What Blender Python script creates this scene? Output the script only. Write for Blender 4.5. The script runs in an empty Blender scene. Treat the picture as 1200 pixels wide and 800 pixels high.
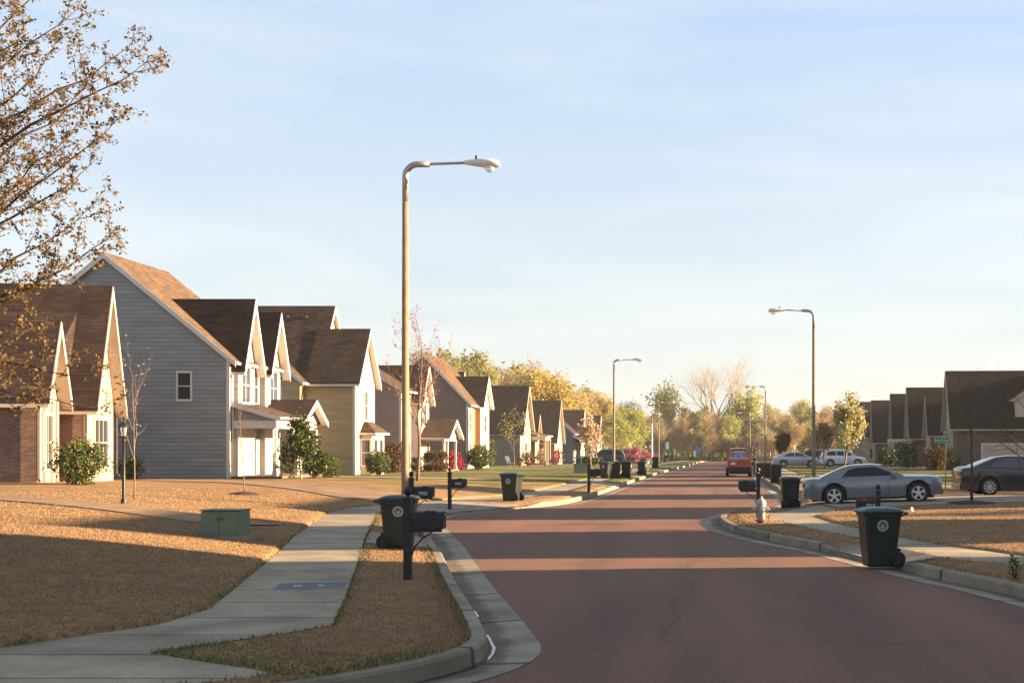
import bpy, bmesh, math, random
import numpy as np
from mathutils import Vector, Matrix
S = bpy.context.scene
COL = S.collection
R = math.radians
# ------------------------------------------------------------------ camera constants (level lens, shifted frame)
F, XC, YC, HC = 1500.0, 850.0, 522.6, 2.15

# ================================================================== materials
def new_mat(name):
    m = bpy.data.materials.new(name); m.use_nodes = True
    nt = m.node_tree; b = nt.nodes['Principled BSDF']
    return m, nt, b
def N(nt, typ, **kw):
    n = nt.nodes.new(typ)
    for k, v in kw.items():
        if k.startswith('i_'): n.inputs[k[2:].replace('_', ' ')].default_value = v
        else: setattr(n, k, v)
    return n
def ramp(nt, stops, fac):
    r = N(nt, 'ShaderNodeValToRGB'); e = r.color_ramp.elements
    while len(e) < len(stops): e.new(0.5)
    for el, (p, c) in zip(e, stops): el.position = p; el.color = (*c, 1)
    nt.links.new(fac, r.inputs[0]); return r.outputs[0]
def mulc(c, k): return tuple(min(1, x*k) for x in c)
def noise_mat(name, c, var=.25, scale=6, rough=.7, bump=.0, bscale=None, metal=0, spec=.5, coat=0, coord='Object'):
    m, nt, b = new_mat(name)
    tc = N(nt, 'ShaderNodeTexCoord')
    n = N(nt, 'ShaderNodeTexNoise'); n.inputs['Scale'].default_value = scale; n.inputs['Detail'].default_value = 6
    nt.links.new(tc.outputs[coord], n.inputs['Vector'])
    col = ramp(nt, [(.3, mulc(c, 1-var)), (.7, mulc(c, 1+var))], n.outputs['Fac'])
    nt.links.new(col, b.inputs['Base Color'])
    b.inputs['Roughness'].default_value = rough; b.inputs['Metallic'].default_value = metal
    b.inputs['Specular IOR Level'].default_value = spec; b.inputs['Coat Weight'].default_value = coat
    if bump:
        n2 = N(nt, 'ShaderNodeTexNoise'); n2.inputs['Scale'].default_value = bscale or scale*4; n2.inputs['Detail'].default_value = 5
        nt.links.new(tc.outputs[coord], n2.inputs['Vector'])
        bp = N(nt, 'ShaderNodeBump'); bp.inputs['Strength'].default_value = .6; bp.inputs['Distance'].default_value = bump
        nt.links.new(n2.outputs['Fac'], bp.inputs['Height']); nt.links.new(bp.outputs[0], b.inputs['Normal'])
    return m
def siding_mat(name, c, lap=.2, depth=.02):
    m, nt, b = new_mat(name)
    uv = N(nt, 'ShaderNodeUVMap'); sp = N(nt, 'ShaderNodeSeparateXYZ'); nt.links.new(uv.outputs[0], sp.inputs[0])
    d = N(nt, 'ShaderNodeMath', operation='DIVIDE'); d.inputs[1].default_value = lap; nt.links.new(sp.outputs[1], d.inputs[0])
    fr = N(nt, 'ShaderNodeMath', operation='FRACT'); nt.links.new(d.outputs[0], fr.inputs[0])
    rp = N(nt, 'ShaderNodeValToRGB'); e = rp.color_ramp.elements
    e[0].position = 0; e[0].color = (0, 0, 0, 1); e[1].position = .1; e[1].color = (1, 1, 1, 1)
    e2 = e.new(1.0); e2.color = (.45, .45, .45, 1); nt.links.new(fr.outputs[0], rp.inputs[0])
    # every board a slightly different tone, with weathering
    fl = N(nt, 'ShaderNodeMath', operation='FLOOR'); nt.links.new(d.outputs[0], fl.inputs[0])
    cx = N(nt, 'ShaderNodeCombineXYZ'); nt.links.new(fl.outputs[0], cx.inputs[1])
    dx = N(nt, 'ShaderNodeMath', operation='DIVIDE'); dx.inputs[1].default_value = 3.6; nt.links.new(sp.outputs[0], dx.inputs[0])
    nt.links.new(dx.outputs[0], cx.inputs[0])
    n = N(nt, 'ShaderNodeTexNoise'); n.inputs['Scale'].default_value = 1.7; n.inputs['Detail'].default_value = 4
    nt.links.new(cx.outputs[0], n.inputs['Vector'])
    col = ramp(nt, [(.25, mulc(c, .8)), (.75, mulc(c, 1.17))], n.outputs['Fac'])
    nt.links.new(col, b.inputs['Base Color'])
    bp = N(nt, 'ShaderNodeBump'); bp.inputs['Strength'].default_value = 1; bp.inputs['Distance'].default_value = depth
    nt.links.new(rp.outputs[0], bp.inputs['Height']); nt.links.new(bp.outputs[0], b.inputs['Normal'])
    b.inputs['Roughness'].default_value = .55
    return m
def brick_mat(name, c1, c2, mortar, w=.22, h=.075, ms=.012, rough=.9, bump=.012, offset=.5):
    m, nt, b = new_mat(name)
    uv = N(nt, 'ShaderNodeUVMap')
    br = N(nt, 'ShaderNodeTexBrick'); br.offset = offset
    br.inputs['Scale'].default_value = 1; br.inputs['Brick Width'].default_value = w; br.inputs['Row Height'].default_value = h
    br.inputs['Mortar Size'].default_value = ms; br.inputs['Color1'].default_value = (*c1, 1); br.inputs['Color2'].default_value = (*c2, 1)
    br.inputs['Mortar'].default_value = (*mortar, 1); br.inputs['Mortar Smooth'].default_value = .2; br.inputs['Bias'].default_value = -.1
    nt.links.new(uv.outputs[0], br.inputs['Vector'])
    n = N(nt, 'ShaderNodeTexNoise'); n.inputs['Scale'].default_value = .9; n.inputs['Detail'].default_value = 5
    nt.links.new(uv.outputs[0], n.inputs['Vector'])
    g = ramp(nt, [(.3, (.72,)*3), (.7, (1.15,)*3)], n.outputs['Fac'])
    mx = N(nt, 'ShaderNodeMix', data_type='RGBA', blend_type='MULTIPLY'); mx.inputs[0].default_value = 1
    nt.links.new(br.outputs['Color'], mx.inputs[6]); nt.links.new(g, mx.inputs[7])
    nt.links.new(mx.outputs[2], b.inputs['Base Color']); b.inputs['Roughness'].default_value = rough
    b.inputs['Specular IOR Level'].default_value = .2
    bp = N(nt, 'ShaderNodeBump', invert=True); bp.inputs['Strength'].default_value = .8; bp.inputs['Distance'].default_value = bump
    nt.links.new(br.outputs['Fac'], bp.inputs['Height']); nt.links.new(bp.outputs[0], b.inputs['Normal'])
    return m
def shingle_mat(name, c):
    return brick_mat(name, mulc(c, .72), mulc(c, 1.3), mulc(c, .42), w=.42, h=.17, ms=.012, rough=.92, bump=.015)
def leaf_mat(name, stops, trans=.35, rough=.6):
    m = bpy.data.materials.new(name); m.use_nodes = True; nt = m.node_tree; nt.nodes.clear()
    out = N(nt, 'ShaderNodeOutputMaterial'); ge = N(nt, 'ShaderNodeNewGeometry')
    col = ramp(nt, stops, ge.outputs['Random Per Island'])
    d = N(nt, 'ShaderNodeBsdfPrincipled'); d.inputs['Roughness'].default_value = rough; d.inputs['Specular IOR Level'].default_value = .25
    t = N(nt, 'ShaderNodeBsdfTranslucent'); mx = N(nt, 'ShaderNodeMixShader'); mx.inputs[0].default_value = trans
    nt.links.new(col, d.inputs['Base Color']); nt.links.new(col, t.inputs[0])
    nt.links.new(d.outputs[0], mx.inputs[1]); nt.links.new(t.outputs[0], mx.inputs[2]); nt.links.new(mx.outputs[0], out.inputs[0])
    return m
def paint_mat(name, c, rough=.3, metal=0., coat=.6):
    m = noise_mat(name, c, var=.05, scale=3, rough=rough, metal=metal, coat=coat)
    m.node_tree.nodes['Principled BSDF'].inputs['Coat Roughness'].default_value = .06
    return m

M = {}
M['white'] = noise_mat('white_paint', (.62, .6, .57), .06, 4, .5)
M['cream'] = noise_mat('cream_paint', (.45, .39, .31), .07, 3, .6)
M['cream_brick'] = brick_mat('pale_brick', (.36, .28, .2), (.46, .37, .28), (.38, .33, .28))
M['brick'] = brick_mat('brown_brick', (.15, .075, .055), (.26, .15, .105), (.24, .2, .17))
M['red_brick'] = brick_mat('red_brick', (.26, .08, .05), (.36, .13, .08), (.3, .2, .16))
M['grey_brick'] = brick_mat('grey_brick', (.12, .092, .078), (.2, .155, .125), (.19, .165, .145))
M['stone'] = brick_mat('stone_cladding', (.24, .21, .18), (.4, .35, .3), (.3, .28, .26), w=.45, h=.2, ms=.02)
M['blue_siding'] = siding_mat('blue_grey_siding', (.25, .27, .285))
M['tan_siding'] = siding_mat('tan_siding', (.43, .32, .18))
M['purple_siding'] = siding_mat('mauve_siding', (.28, .235, .25))
M['brown_siding'] = siding_mat('brown_siding', (.22, .145, .12))
M['brown_siding_sunlit'] = siding_mat('sunlit_brown_siding', (.42, .25, .12))  # same brown siding, with the warm sunlight put into its colour
M['navy_siding'] = siding_mat('navy_siding', (.07, .115, .17))
M['grey_siding'] = siding_mat('grey_siding', (.2, .18, .17))
M['roof_dark'] = shingle_mat('dark_brown_shingle', (.045, .029, .026))
M['roof_brown'] = shingle_mat('brown_shingle', (.072, .05, .037))
M['roof_tan'] = shingle_mat('tan_shingle', (.125, .08, .05))
M['roof_right'] = shingle_mat('umber_shingle', (.05, .036, .029))
M['roof_black'] = shingle_mat('black_brown_shingle', (.04, .03, .027))
M['metal_dark'] = noise_mat('dark_gutter_metal', (.07, .05, .04), .1, 4, .4)
M['garage'] = noise_mat('garage_door_paint', (.5, .4, .35), .05, 2, .5)
M['door_red'] = noise_mat('red_door_paint', (.3, .03, .02), .1, 4, .4)
M['door_tan'] = noise_mat('tan_door_paint', (.36, .27, .17), .1, 4, .4)
m, nt, b = new_mat('window_glass'); b.inputs['Base Color'].default_value = (.035, .045, .055, 1); b.inputs['Roughness'].default_value = .04
b.inputs['Specular IOR Level'].default_value = .9; M['glass'] = m
m, nt, b = new_mat('tinted_car_glass'); b.inputs['Base Color'].default_value = (.012, .014, .016, 1); b.inputs['Roughness'].default_value = .03; M['carglass'] = m
def ground_mat():
    # dormant bermuda lawn with greener patches, greener away from the corner lot
    m, nt, b = new_mat('lawn'); tc = N(nt, 'ShaderNodeTexCoord'); L = nt.links
    def noise(scale, det=5, dist=0.):
        n = N(nt, 'ShaderNodeTexNoise'); n.inputs['Scale'].default_value = scale; n.inputs['Detail'].default_value = det
        n.inputs['Distortion'].default_value = dist; L.new(tc.outputs['Object'], n.inputs['Vector']); return n.outputs['Fac']
    tan = ramp(nt, [(.28, (.22, .14, .078)), (.5, (.29, .187, .104)), (.72, (.36, .24, .135))], noise(9, 8))
    grn = ramp(nt, [(.3, (.075, .1, .022)), (.7, (.17, .18, .05))], noise(6, 6))
    sp = N(nt, 'ShaderNodeSeparateXYZ'); L.new(tc.outputs['Object'], sp.inputs[0])
    mr = N(nt, 'ShaderNodeMapRange'); mr.inputs['From Min'].default_value = 42; mr.inputs['From Max'].default_value = 80
    mr.inputs['To Min'].default_value = -.1; mr.inputs['To Max'].default_value = .26; L.new(sp.outputs[1], mr.inputs['Value'])
    ad = N(nt, 'ShaderNodeMath', operation='ADD'); L.new(noise(.33, 6, .6), ad.inputs[0]); L.new(mr.outputs[0], ad.inputs[1])
    msk = ramp(nt, [(.52, (0, 0, 0)), (.7, (1, 1, 1))], ad.outputs[0])
    mx = N(nt, 'ShaderNodeMix', data_type='RGBA'); L.new(msk, mx.inputs[0]); L.new(tan, mx.inputs[6]); L.new(grn, mx.inputs[7])
    mot = ramp(nt, [(.3, (.78, .74, .7)), (.7, (1.12, 1.1, 1.05))], noise(1.1, 7, .8))
    mm = N(nt, 'ShaderNodeMix', data_type='RGBA', blend_type='MULTIPLY'); mm.inputs[0].default_value = 1
    L.new(mx.outputs[2], mm.inputs[6]); L.new(mot, mm.inputs[7]); L.new(mm.outputs[2], b.inputs['Base Color'])
    b.inputs['Roughness'].default_value = .95; b.inputs['Specular IOR Level'].default_value = .1
    bp = N(nt, 'ShaderNodeBump'); bp.inputs['Strength'].default_value = 1; bp.inputs['Distance'].default_value = .035
    L.new(noise(14, 8), bp.inputs['Height']); L.new(bp.outputs[0], b.inputs['Normal'])
    return m
M['lawn'] = ground_mat()
def asphalt_mat():
    m, nt, b = new_mat('red_brown_asphalt'); tc = N(nt, 'ShaderNodeTexCoord'); L = nt.links
    mp = N(nt, 'ShaderNodeMapping'); mp.inputs['Scale'].default_value = (1, .12, 1); L.new(tc.outputs['Object'], mp.inputs[0])
    def noise(scale, det, vec):
        n = N(nt, 'ShaderNodeTexNoise'); n.inputs['Scale'].default_value = scale; n.inputs['Detail'].default_value = det
        L.new(vec, n.inputs['Vector']); return n.outputs['Fac']
    c = ramp(nt, [(.3, (.112, .058, .041)), (.7, (.235, .122, .083))], noise(55, 6, tc.outputs['Object']))
    st = ramp(nt, [(.3, (.7, .72, .74)), (.5, (1.,)*3), (.72, (1.2, 1.14, 1.1))], noise(.75, 9, mp.outputs[0]))
    mx = N(nt, 'ShaderNodeMix', data_type='RGBA', blend_type='MULTIPLY'); mx.inputs[0].default_value = 1
    L.new(c, mx.inputs[6]); L.new(st, mx.inputs[7])
    # tar crack lines
    vo = N(nt, 'ShaderNodeTexVoronoi', feature='DISTANCE_TO_EDGE'); vo.inputs['Scale'].default_value = .22
    nd = N(nt, 'ShaderNodeTexNoise'); nd.inputs['Scale'].default_value = .9; nd.inputs['Detail'].default_value = 6
    L.new(tc.outputs['Object'], nd.inputs['Vector'])
    mv = N(nt, 'ShaderNodeMix', data_type='VECTOR'); mv.inputs[0].default_value = .45
    L.new(tc.outputs['Object'], mv.inputs[4]); L.new(nd.outputs['Color'], mv.inputs[5]); L.new(mv.outputs[1], vo.inputs['Vector'])
    ck = ramp(nt, [(.0, (.55, .55, .56)), (.004, (1, 1, 1))], vo.outputs['Distance'])
    m2 = N(nt, 'ShaderNodeMix', data_type='RGBA', blend_type='MULTIPLY'); m2.inputs[0].default_value = .8
    L.new(mx.outputs[2], m2.inputs[6]); L.new(ck, m2.inputs[7]); L.new(m2.outputs[2], b.inputs['Base Color'])
    b.inputs['Roughness'].default_value = .82; b.inputs['Specular IOR Level'].default_value = .3
    bp = N(nt, 'ShaderNodeBump'); bp.inputs['Strength'].default_value = .7; bp.inputs['Distance'].default_value = .012
    L.new(noise(90, 4, tc.outputs['Object']), bp.inputs['Height']); L.new(bp.outputs[0], b.inputs['Normal'])
    return m
M['asphalt'] = asphalt_mat()
def concrete_mat(name, c, joint=None):
    m, nt, b = new_mat(name); tc = N(nt, 'ShaderNodeTexCoord'); L = nt.links
    n = N(nt, 'ShaderNodeTexNoise'); n.inputs['Scale'].default_value = 1.3; n.inputs['Detail'].default_value = 9
    L.new(tc.outputs['Object'], n.inputs['Vector'])
    n3 = N(nt, 'ShaderNodeTexNoise'); n3.inputs['Scale'].default_value = 30; n3.inputs['Detail'].default_value = 5
    L.new(tc.outputs['Object'], n3.inputs['Vector'])
    col = ramp(nt, [(.3, mulc(c, .68)), (.68, mulc(c, 1.16))], n.outputs['Fac'])
    g = ramp(nt, [(.3, (.86,)*3), (.7, (1.08,)*3)], n3.outputs['Fac'])
    mx = N(nt, 'ShaderNodeMix', data_type='RGBA', blend_type='MULTIPLY'); mx.inputs[0].default_value = 1
    L.new(col, mx.inputs[6]); L.new(g, mx.inputs[7]); out = mx.outputs[2]
    bp = N(nt, 'ShaderNodeBump'); bp.inputs['Strength'].default_value = .5; bp.inputs['Distance'].default_value = .006
    L.new(n3.outputs['Fac'], bp.inputs['Height'])
    if joint:
        uv = N(nt, 'ShaderNodeUVMap'); sp = N(nt, 'ShaderNodeSeparateXYZ'); L.new(uv.outputs[0], sp.inputs[0])
        d = N(nt, 'ShaderNodeMath', operation='DIVIDE'); d.inputs[1].default_value = joint; L.new(sp.outputs[1], d.inputs[0])
        fr = N(nt, 'ShaderNodeMath', operation='FRACT'); L.new(d.outputs[0], fr.inputs[0])
        j = ramp(nt, [(0, (.25,)*3), (.026, (.35,)*3), (.04, (1,)*3)], fr.outputs[0])
        fl = N(nt, 'ShaderNodeMath', operation='FLOOR'); L.new(d.outputs[0], fl.inputs[0])
        wn = N(nt, 'ShaderNodeTexWhiteNoise', noise_dimensions='1D'); L.new(fl.outputs[0], wn.inputs['W'])
        tone = ramp(nt, [(0, (.82,)*3), (1, (1.08,)*3)], wn.outputs['Value'])
        m2 = N(nt, 'ShaderNodeMix', data_type='RGBA', blend_type='MULTIPLY'); m2.inputs[0].default_value = 1
        L.new(out, m2.inputs[6]); L.new(j, m2.inputs[7])
        m3 = N(nt, 'ShaderNodeMix', data_type='RGBA', blend_type='MULTIPLY'); m3.inputs[0].default_value = 1
        L.new(m2.outputs[2], m3.inputs[6]); L.new(tone, m3.inputs[7]); out = m3.outputs[2]
    L.new(out, b.inputs['Base Color']); L.new(bp.outputs[0], b.inputs['Normal'])
    b.inputs['Roughness'].default_value = .85; b.inputs['Specular IOR Level'].default_value = .25
    return m
M['walk'] = concrete_mat('sidewalk_concrete', (.335, .28, .205), 1.45)
def gutter_dirt(m):
    nt = m.node_tree; L = nt.links; b = nt.nodes['Principled BSDF']; src = b.inputs['Base Color'].links[0].from_socket
    uv = N(nt, 'ShaderNodeUVMap'); sp = N(nt, 'ShaderNodeSeparateXYZ'); L.new(uv.outputs[0], sp.inputs[0])
    tc = N(nt, 'ShaderNodeTexCoord'); n = N(nt, 'ShaderNodeTexNoise'); n.inputs['Scale'].default_value = 1.6; n.inputs['Detail'].default_value = 8; L.new(tc.outputs['Object'], n.inputs['Vector'])
    a = N(nt, 'ShaderNodeMath', operation='MULTIPLY_ADD'); L.new(n.outputs['Fac'], a.inputs[0]); a.inputs[1].default_value = -.4; L.new(sp.outputs[0], a.inputs[2])
    k = ramp(nt, [(0, (.5, .47, .45)), (.12, (1, 1, 1))], a.outputs[0])
    mx = N(nt, 'ShaderNodeMix', data_type='RGBA', blend_type='MULTIPLY'); mx.inputs[0].default_value = .9; L.new(src, mx.inputs[6]); L.new(k, mx.inputs[7]); L.new(mx.outputs[2], b.inputs['Base Color'])
M['kerb'] = concrete_mat('kerb_concrete', (.28, .235, .175), 3.0)
M['gutter'] = concrete_mat('gutter_concrete', (.3, .26, .2), 3.0)
gutter_dirt(M['gutter'])
M['drive'] = concrete_mat('driveway_concrete', (.3, .255, .2), None)
M['drive_old'] = concrete_mat('dusty_old_concrete', (.26, .175, .105), None)
M['mulch'] = noise_mat('dark_mulch', (.04, .024, .016), .5, 20, .95, .03, 40)
M['bark'] = noise_mat('grey_brown_bark', (.16, .12, .09), .35, 8, .9, .01, 20)
M['bark_dark'] = noise_mat('dark_bark', (.07, .05, .04), .3, 8, .9)
M['bark_pale'] = noise_mat('pale_bark', (.36, .31, .24), .3, 3, .9)
M['bark_red'] = noise_mat('red_budding_twig', (.3, .12, .08), .3, 8, .9)
M['twig_tan'] = noise_mat('tan_twig', (.4, .31, .2), .3, 3, .9)
M['black'] = noise_mat('black_painted_wood', (.012, .012, .013), .3, 8, .5)
M['rubber'] = noise_mat('tyre_rubber', (.02, .02, .021), .2, 12, .8)
M['bin_green'] = noise_mat('dark_green_plastic', (.012, .019, .015), .25, 5, .42, .002, 60)
M['bin_lid'] = noise_mat('green_lid_plastic', (.02, .05, .042), .2, 5, .38)
M['bin_dark'] = noise_mat('black_green_plastic', (.012, .019, .016), .25, 5, .42)
M['emblem'] = noise_mat('pale_grey_print', (.42, .44, .45), .1, 10, .6)
M['pole_tan'] = noise_mat('tan_fibreglass_pole', (.22, .15, .085), .16, 5, .7)
M['pole_grey'] = noise_mat('weathered_grey_pole', (.16, .13, .1), .2, 2, .7)
M['galv'] = noise_mat('galvanised_steel', (.34, .34, .35), .15, 10, .45, metal=.6)
M['lamp_body'] = noise_mat('pale_grey_enamel', (.6, .6, .58), .05, 6, .4)
m, nt, b = new_mat('clear_lamp_lens'); b.inputs['Base Color'].default_value = (.75, .8, .85, 1); b.inputs['Roughness'].default_value = .08
b.inputs['Transmission Weight'].default_value = .75; b.inputs['IOR'].default_value = 1.3; M['lens'] = m
M['util_green'] = noise_mat('utility_green_paint', (.11, .155, .1), .12, 2, .5, .002, 30)
M['hydrant'] = noise_mat('silver_hydrant_paint', (.36, .36, .36), .2, 14, .5, .003, 50)
M['rust'] = noise_mat('rusty_iron', (.12, .06, .04), .4, 14, .8)
M['sign_green'] = noise_mat('green_sign_sheet', (.02, .25, .14), .05, 10, .4)
M['sign_white'] = noise_mat('white_sign_sheet', (.8, .82, .8), .04, 10, .4)
M['sign_red'] = noise_mat('red_sign_sheet', (.42, .02, .03), .05, 10, .4)
M['sign_blue'] = noise_mat('blue_sign_sheet', (.02, .14, .5), .05, 10, .4)
M['sign_teal'] = noise_mat('teal_sign_sheet', (.03, .16, .2), .05, 10, .4)
M['wood_post'] = noise_mat('bare_wood_post', (.4, .27, .16), .2, 8, .8)
M['meter_blue'] = noise_mat('blue_grey_lid', (.075, .095, .12), .2, 6, .7)
M['paper'] = noise_mat('white_paper', (.75, .75, .72), .05, 20, .8)
M['car_silver'] = paint_mat('silver_car_paint', (.2, .212, .238), .3, .35)
M['car_dark'] = paint_mat('charcoal_car_paint', (.026, .031, .034), .28, .3)
M['car_lblue'] = paint_mat('pale_silver_car_paint', (.42, .48, .55), .3, .4)
M['car_white'] = paint_mat('white_car_paint', (.68, .71, .75), .3)
M['car_red'] = paint_mat('dark_red_car_paint', (.1, .015, .015), .3)
M['car_navy'] = paint_mat('black_car_paint', (.012, .014, .022), .3)
M['van_orange'] = paint_mat('orange_van_paint', (.42, .06, .016), .35)
M['van_blue'] = noise_mat('blue_decal', (.02, .25, .5), .05, 10, .4)
M['van_pale'] = noise_mat('pale_decal', (.65, .72, .75), .05, 10, .4)
M['trim_black'] = noise_mat('black_plastic_trim', (.015, .015, .016), .1, 10, .5)
M['rim'] = noise_mat('alloy_rim', (.55, .56, .58), .05, 10, .3, metal=.8)
M['tail'] = noise_mat('red_tail_lens', (.32, .012, .012), .1, 10, .15)
M['headl'] = noise_mat('clear_headlight', (.5, .52, .55), .05, 10, .1)
M['water'] = noise_mat('gutter_water', (.03, .04, .05), .3, 6, .16, spec=.45)
M['chair'] = noise_mat('dark_teal_plastic', (.015, .035, .045), .1, 10, .5)
M['pot'] = noise_mat('terracotta', (.3, .1, .06), .1, 10, .8)
# foliage
LM = {}
LM['maple'] = leaf_mat('russet_spring_leaf', [(0, (.09, .05, .025)), (.4, (.16, .1, .045)), (.75, (.21, .145, .06)), (1, (.2, .175, .065))], .5)
LM['red_bud'] = leaf_mat('red_buds', [(0, (.25, .05, .04)), (1, (.42, .14, .1))], .3)
LM['evergreen'] = leaf_mat('dark_glossy_leaf', [(0, (.02, .035, .01)), (.6, (.05, .075, .02)), (1, (.1, .12, .035))], .15, .35)
LM['bush'] = leaf_mat('green_bush_leaf', [(0, (.03, .055, .012)), (.6, (.07, .1, .02)), (1, (.13, .15, .035))], .25)
LM['brownbush'] = leaf_mat('bronze_bush_leaf', [(0, (.06, .035, .015)), (.6, (.11, .065, .028)), (1, (.15, .1, .04))], .2)
LM['redbush'] = leaf_mat('crimson_bush_leaf', [(0, (.22, .015, .03)), (1, (.42, .05, .08))], .25)
LM['pink'] = leaf_mat('pink_blossom', [(0, (.26, .09, .12)), (1, (.46, .2, .25))], .3)
LM['pear'] = leaf_mat('cream_green_blossom', [(0, (.2, .19, .05)), (.5, (.4, .37, .16)), (1, (.62, .57, .38))], .35)
LM['pinkcream'] = leaf_mat('fading_pink_blossom', [(0, (.3, .2, .1)), (.5, (.5, .37, .26)), (1, (.58, .46, .36))], .3)
LM['tanwood'] = leaf_mat('tan_twig_spray', [(0, (.27, .215, .115)), (.5, (.41, .33, .18)), (1, (.52, .44, .26))], .55)
LM['rustwood'] = leaf_mat('rusty_twig_spray', [(0, (.26, .175, .1)), (.5, (.38, .27, .155)), (1, (.47, .36, .2))], .55)
LM['yellow'] = leaf_mat('yellow_green_spring_leaf', [(0, (.28, .21, .06)), (.6, (.42, .33, .1)), (1, (.5, .42, .16))], .5)
LM['lime'] = leaf_mat('lime_spring_leaf', [(0, (.22, .25, .06)), (.6, (.33, .36, .1)), (1, (.43, .45, .17))], .5)
LM['olive'] = leaf_mat('olive_spring_leaf', [(0, (.17, .175, .065)), (.6, (.28, .275, .1)), (1, (.37, .35, .14))], .55)
LM['grass'] = leaf_mat('dry_grass_blade', [(0, (.22, .14, .077)), (.5, (.3, .195, .108)), (1, (.38, .26, .148))], .3, .8)
LM['greengrass'] = leaf_mat('green_grass_blade', [(0, (.05, .08, .015)), (.6, (.11, .15, .03)), (1, (.2, .22, .06))], .3, .8)

# ================================================================== mesh helpers
class MB:
    def __init__(s): s.v = []; s.f = []; s.mi = []; s.mats = []
    def m(s, mat):
        if mat not in s.mats: s.mats.append(mat)
        return s.mats.index(mat)
    def face(s, pts, mat):
        i = len(s.v); s.v += [tuple(p) for p in pts]; s.f.append(tuple(range(i, i+len(pts)))); s.mi.append(s.m(mat))
    def prism(s, A, B, mat, capA=True, capB=True):
        i = len(s.v); n = len(A); s.v += [tuple(p) for p in A] + [tuple(p) for p in B]; k = s.m(mat)
        for j in range(n):
            s.f.append((i+j, i+(j+1) % n, i+n+(j+1) % n, i+n+j)); s.mi.append(k)
        if capA: s.f.append(tuple(range(i+n-1, i-1, -1))); s.mi.append(k)
        if capB: s.f.append(tuple(range(i+n, i+2*n))); s.mi.append(k)
    def box(s, x0, x1, y0, y1, z0, z1, mat):
        s.prism([(x0, y0, z0), (x1, y0, z0), (x1, y1, z0), (x0, y1, z0)], [(x0, y0, z1), (x1, y0, z1), (x1, y1, z1), (x0, y1, z1)], mat)
    def bar(s, a, b, w, h, mat):
        a = Vector(a); b = Vector(b); d = (b-a).normalized()
        up = Vector((0, 0, 1)) if abs(d.z) < .95 else Vector((1, 0, 0))
        x = d.cross(up).normalized()*w/2; y = x.cross(d).normalized()*h/2
        s.prism([a-x-y, a+x-y, a+x+y, a-x+y], [b-x-y, b+x-y, b+x+y, b-x+y], mat)
    def tube(s, path, rad, mat, n=6, cap=True):
        path = [Vector(p) for p in path]; k = s.m(mat); i0 = len(s.v); prev = None
        for q, p in enumerate(path):
            d = (path[min(q+1, len(path)-1)]-path[max(q-1, 0)])
            d = d.normalized() if d.length > 1e-9 else Vector((0, 0, 1))
            if prev is None:
                a = Vector((1, 0, 0)) if abs(d.x) < .8 else Vector((0, 1, 0))
                u = d.cross(a).normalized()
            else: u = (prev-d*prev.dot(d)).normalized()
            prev = u; w = d.cross(u); r = rad[q] if hasattr(rad, '__len__') else rad
            for j in range(n):
                t = 2*math.pi*j/n; s.v.append(tuple(p+(u*math.cos(t)+w*math.sin(t))*r))
        for q in range(len(path)-1):
            for j in range(n):
                a = i0+q*n+j; b = i0+q*n+(j+1) % n; s.f.append((a, b, b+n, a+n)); s.mi.append(k)
        if cap:
            s.f.append(tuple(range(i0+n-1, i0-1, -1))); s.mi.append(k)
            e = i0+(len(path)-1)*n; s.f.append(tuple(range(e, e+n))); s.mi.append(k)
    def lathe(s, prof, mat, n=16, origin=(0, 0, 0), axis='z', cap=True):
        i0 = len(s.v); k = s.m(mat); ox, oy, oz = origin
        for r, h in prof:
            for j in range(n):
                t = 2*math.pi*j/n; c, d = r*math.cos(t), r*math.sin(t)
                s.v.append({'z': (ox+c, oy+d, oz+h), 'y': (ox+c, oy+h, oz+d), 'x': (ox+h, oy+c, oz+d)}[axis])
        for q in range(len(prof)-1):
            for j in range(n):
                a = i0+q*n+j; b = i0+q*n+(j+1) % n; s.f.append((a, b, b+n, a+n)); s.mi.append(k)
        if not cap: return
        s.f.append(tuple(range(i0, i0+n))); s.mi.append(k)
        e = i0+(len(prof)-1)*n; s.f.append(tuple(range(e, e+n))); s.mi.append(k)
    def grid(s, rows, mat, closed=False):
        i0 = len(s.v); w = len(rows[0]); k = s.m(mat)
        for r in rows: s.v += [tuple(p) for p in r]
        for a in range(len(rows)-1):
            for j in range(w-1 if not closed else w):
                b = (j+1) % w; s.f.append((i0+a*w+j, i0+a*w+b, i0+(a+1)*w+b, i0+(a+1)*w+j)); s.mi.append(k)
    def mesh(s, name, smooth=False, recalc=True, uv=True, uvs=None, merge=False):
        me = bpy.data.meshes.new(name); me.from_pydata(s.v, [], s.f)
        for mt in s.mats: me.materials.append(mt)
        me.polygons.foreach_set('material_index', s.mi)
        if recalc or merge:
            bm = bmesh.new(); bm.from_mesh(me)
            if merge: bmesh.ops.remove_doubles(bm, verts=bm.verts, dist=1e-4)
            if recalc: bmesh.ops.recalc_face_normals(bm, faces=bm.faces)
            bm.to_mesh(me); bm.free()
        if smooth: me.polygons.foreach_set('use_smooth', [True]*len(me.polygons))
        if uvs is not None or uv:
            l = me.uv_layers.new(name='UVMap')
            if uvs is not None:
                for lp in me.loops: l.data[lp.index].uv = uvs[lp.vertex_index]
            else:
                Z = Vector((0, 0, 1)); V = me.vertices
                for p in me.polygons:
                    n = p.normal; u = Z.cross(n)
                    u = u.normalized() if u.length > .05 else Vector((1, 0, 0))
                    w = n.cross(u)
                    for li in p.loop_indices:
                        c = V[me.loops[li].vertex_index].co; l.data[li].uv = (c.dot(u), c.dot(w))
        me.update(); return me
    def build(s, name, parent=None, smooth=False, **kw):
        o = bpy.data.objects.new(name, s.mesh(name, smooth, **kw)); COL.objects.link(o)
        if parent: o.parent = parent
        return o
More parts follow.
